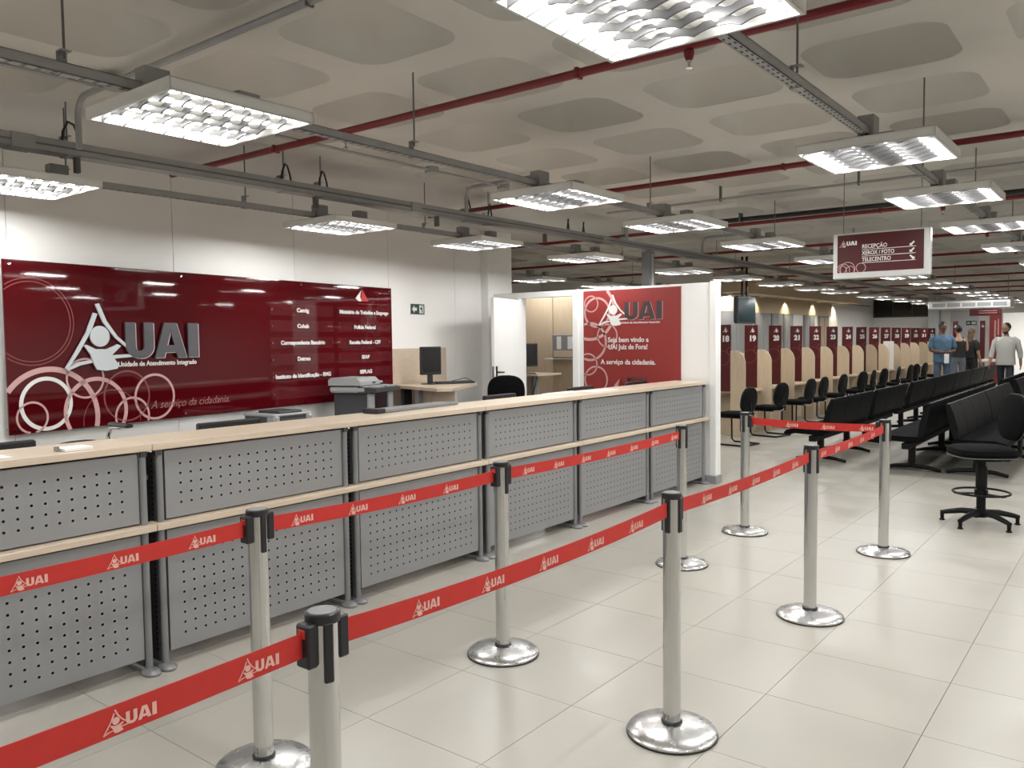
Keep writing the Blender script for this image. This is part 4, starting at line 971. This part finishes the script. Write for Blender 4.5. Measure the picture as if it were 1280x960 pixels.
def person(label, loc, rz, skin_m, top, legs_m, hair_m, H=1.75, arms='down', female=False, sleeves='short', stride=.0, bun=False, longhair=False, headturn=0.0, headdip=0.0, beard=False, group=None):
    t = thing('person', label, 'person', loc, rz, group); s = H / 1.75
    V3 = lambda x, y, z: (x * s, y * s, z * s)
    sh = .175 if female else .205; hp = .095
    L = {'pel': (V3(0, 0, .95), (.135 * s, .105 * s)), 'wst': (V3(0, 0, 1.10), (.115 * s if female else .13 * s, .09 * s)), 'chs': (V3(0, .0, 1.28), (.15 * s, .105 * s)), 'nek': (V3(0, .01, 1.45), .06 * s), 'nk2': (V3(0, -.012, 1.58), .05 * s)}
    E = [('pel', 'wst'), ('wst', 'chs'), ('chs', 'nek'), ('nek', 'nk2')]
    hand = {}
    for sd, nm in ((-1, 'r'), (1, 'l')):
        k = stride * sd
        L['hip' + nm] = (V3(sd * hp, 0, .88), .076 * s); L['kne' + nm] = (V3(sd * .10, -k * .5 - .01, .49), .06 * s); L['ank' + nm] = (V3(sd * .10, -k + (.02 if k < 0 else 0), .09), .04 * s); L['toe' + nm] = (V3(sd * .115, -k - .13, .04), .038 * s)
        E += [('pel', 'hip' + nm), ('hip' + nm, 'kne' + nm), ('kne' + nm, 'ank' + nm), ('ank' + nm, 'toe' + nm)]
        L['sho' + nm] = (V3(sd * sh * .93, .01, 1.405), .06 * s)
        if arms == 'hold': el, wr = V3(sd * (sh + .05), .0, 1.12), V3(sd * .06 + .03, -.25, 1.08)
        elif arms == 'front': el, wr = V3(sd * (sh + .03), -.03, 1.13), V3(sd * .10, -.27, 1.16)
        else: el, wr = V3(sd * (sh + .055), .02 + k * .3, 1.12), V3(sd * (sh + .07), -.05 + k * .7, .88)
        L['elb' + nm] = (el, .042 * s); L['wri' + nm] = (wr, .03 * s)
        E += [('chs', 'sho' + nm), ('sho' + nm, 'elb' + nm), ('elb' + nm, 'wri' + nm)]
        d = (Vector(wr) - Vector(el)).normalized(); pm_ = Vector(wr) + d * .07 * s; hand[nm] = (Vector(wr), pm_, d)
        L['pal' + nm] = (tuple(pm_), (.036 * s, .018 * s)); E.append(('wri' + nm, 'pal' + nm))
    skin('body', L, E, skin_m, t, 'pel')
    for nm in ('r', 'l'):
        w_, p_, d = hand[nm]; sd = -1 if nm == 'r' else 1; side = d.cross(Vector((1, 0, 0))).normalized(); up = side.cross(d)
        fg = MB()
        for q in range(4):
            b = p_ + side * (q - 1.5) * .018 * s - d * .005; ln = (.065, .075, .07, .055)[q] * s
            fg.tube([b, b + d * ln * .55 - up * sd * .006, b + d * ln - up * sd * .02], [.0085 * s, .008 * s, .006 * s], 6)
        b = w_ + d * .025 * s + side * .03 * s; fg.tube([b, b + d * .03 * s + side * .02 * s, b + d * .06 * s + side * .025 * s], [.0095 * s, .009 * s, .007 * s], 6)
        fg.obj('hand_fingers', skin_m, t)
    # head
    hd = bpy.data.objects.new('head', None); 
    T = Matrix.Translation(V3(0, -.02, 1.64)) @ Matrix.Rotation(headturn, 4, 'Z') @ Matrix.Rotation(headdip, 4, 'X')
    h = MB(); sphere(h, V3(0, 0, .02), .1 * s, (.78, .95, 1.08), 20, 14, T); sphere(h, V3(0, -.02, -.045), .07 * s, (.82, .95, 1.0), 18, 10, T)
    h.lathe([(.006 * s, .05 * s), (.016 * s, 0)], 8, T @ Matrix.Translation(V3(0, -.09, -.03)) @ Matrix.Rotation(.3, 4, 'X'))
    for sd in (-1, 1): sphere(h, V3(sd * .078, .01, -.005), .022 * s, (.4, .8, 1.2), 8, 6, T)
    hdo = h.obj('head', skin_m, t, smooth=60)
    ey = MB()
    for sd in (-1, 1): sphere(ey, V3(sd * .03, -.085, .008), .011 * s, (1.3, .6, .8), 8, 6, T)
    ey.obj('eyes', 'hair_black', hdo)
    MB().box(-.022 * s, .022 * s, -.092 * s, -.08 * s, -.068 * s, -.06 * s, T=T).obj('mouth', 'skin_brown', hdo)
    hr = MB(); sphere(hr, V3(0, .018, .042), .103 * s, (.82, .96, .98), 18, 12, T)
    if bun: sphere(hr, V3(0, .10, .07), .045 * s, (1, 1, 1), 12, 8, T)
    if longhair:
        sphere(hr, V3(0, .06, -.08), .10 * s, (.85, .5, 1.5), 14, 10, T); sphere(hr, V3(0, .085, -.22), .085 * s, (.9, .4, 1.5), 14, 10, T)
    hr.obj('hair', hair_m, t, smooth=60)
    if beard:
        br = MB(); sphere(br, V3(0, -.024, -.066), .064 * s, (.9, .95, .8), 14, 8, T); br.obj('beard', hair_m, t, smooth=60)
    # clothes: shells a little larger than the body
    g = .014 * s; gg = lambda k, e=g: (L[k][0], tuple(a + e for a in L[k][1]) if isinstance(L[k][1], tuple) else L[k][1] + e)
    if female and sleeves == 'none': R_ = [(.97, .168, .132), (1.1, .150, .118), (1.22, .168, .128), (1.32, .178, .13), (1.37, .165, .122)]
    elif female: R_ = [(.97, .168, .132), (1.1, .150, .118), (1.25, .17, .128), (1.36, .178, .118), (1.42, .14, .095), (1.465, .066, .07)]
    else: R_ = [(.85, .190, .138), (.95, .188, .136), (1.10, .176, .126), (1.25, .190, .132), (1.36, .205, .125), (1.42, .165, .10), (1.475, .070, .074)]
    sm = MB(); n = 24; vs = []; fs = []
    for z, rx, ry in R_:
        for k in range(n):
            a = 2 * PI * k / n; ca, sa = math.cos(a), math.sin(a)
            vs.append(V3(rx * abs(ca) ** .8 * (1 if ca > 0 else -1), ry * abs(sa) ** .8 * (1 if sa > 0 else -1), z))
    for q_ in range(len(R_) - 1):
        for k in range(n): fs.append((q_ * n + k, q_ * n + (k + 1) % n, (q_ + 1) * n + (k + 1) % n, (q_ + 1) * n + k))
    sm.add(vs, fs)
    for nm, sd in (('r', -1), ('l', 1)):
        a, b, c = Vector(L['sho' + nm][0]), Vector(L['elb' + nm][0]), Vector(L['wri' + nm][0])
        inn = Vector(V3(sd * .07, .01, 1.39))
        if sleeves == 'short': sm.tube([inn, a + Vector((-sd * .03 * s, 0, .0)), a.lerp(b, .15), a.lerp(b, .45), a.lerp(b, .8)], [.06 * s, .07 * s, .073 * s, .066 * s, .064 * s], 14)
        elif sleeves == 'long': sm.tube([inn, a + Vector((-sd * .03 * s, 0, .0)), a.lerp(b, .15), a.lerp(b, .5), b, b.lerp(c, .5)], [.06 * s, .07 * s, .073 * s, .062 * s, .055 * s, .046 * s], 14)
        else: sm.tube([V3(sd * .10, -.10, 1.36), V3(sd * .105, .0, 1.465), V3(sd * .09, .105, 1.36)], .014 * s, 8)
    sm.obj('shirt', top, t, smooth=60)
    N = {'wai': (V3(0, 0, 1.05 if female else .99), ((.135 if female else .12) * s, (.108 if female else .09) * s)), 'pel': gg('pel', (.012 if female else .002) * s)}; Es = [('wai', 'pel')]
    for nm in ('r', 'l'):
        N['hip' + nm] = gg('hip' + nm, (.026 if female else .01) * s); N['kne' + nm] = gg('kne' + nm); N['ank' + nm] = gg('ank' + nm, .025 * s); Es += [('pel', 'hip' + nm), ('hip' + nm, 'kne' + nm), ('kne' + nm, 'ank' + nm)]
    skin('trousers', N, Es, legs_m, t, 'pel')
    for nm in ('r', 'l'):
        a = Vector(L['toe' + nm][0]); MB().box(a.x - .047 * s, a.x + .047 * s, a.y - .06 * s, a.y + .21 * s, 0, .085 * s, bev=.03 * s).obj('shoe', 'cloth_black', t)
    return t, hand
pt, hd_ = person('man in a blue denim shirt looking down at a paper between booths and benches', (-3.82, 21.5, 0), .35, 'skin_dark', 'denim_shirt', 'jeans', 'hair_black', 1.82, 'hold', headturn=.35, headdip=.25)
q = pt.matrix_world
pa = tag(MB().box(-.05, .05, -.003, .003, -.16, .06).obj('held_paper', 'paper'), 'white paper held by the man in the blue denim shirt', 'paper')
Rz = Matrix.Translation((-3.82, 21.5, 0)) @ Matrix.Rotation(.35, 4, 'Z'); pa.location = Rz @ Vector((.03, -.36, 1.03)); pa.rotation_euler = (0, 0, .35)
person('bearded man in a light grey rolled-sleeve shirt and dark trousers walking up the aisle', (-2.45, 20.9, 0), -.08, 'skin_brown', 'shirt_grey', 'trousers_dark', 'hair_black', 1.76, 'down', sleeves='long', stride=.16, beard=True, headturn=-.35)
person('woman with dark hair in a bun, black tank top and grey jeans, seen from behind', (-3.82, 23.6, 0), PI + .35, 'skin_tan', 'cloth_black', 'jeans_grey', 'hair_black', 1.74, 'front', True, 'none', bun=True)
person('woman with long light brown hair and black top behind the other woman', (-3.62, 24.2, 0), PI - .5, 'skin_tan', 'cloth_black', 'cloth_black', 'hair_brown', 1.66, 'down', True, 'short', longhair=True)
bpy.context.view_layer.update()
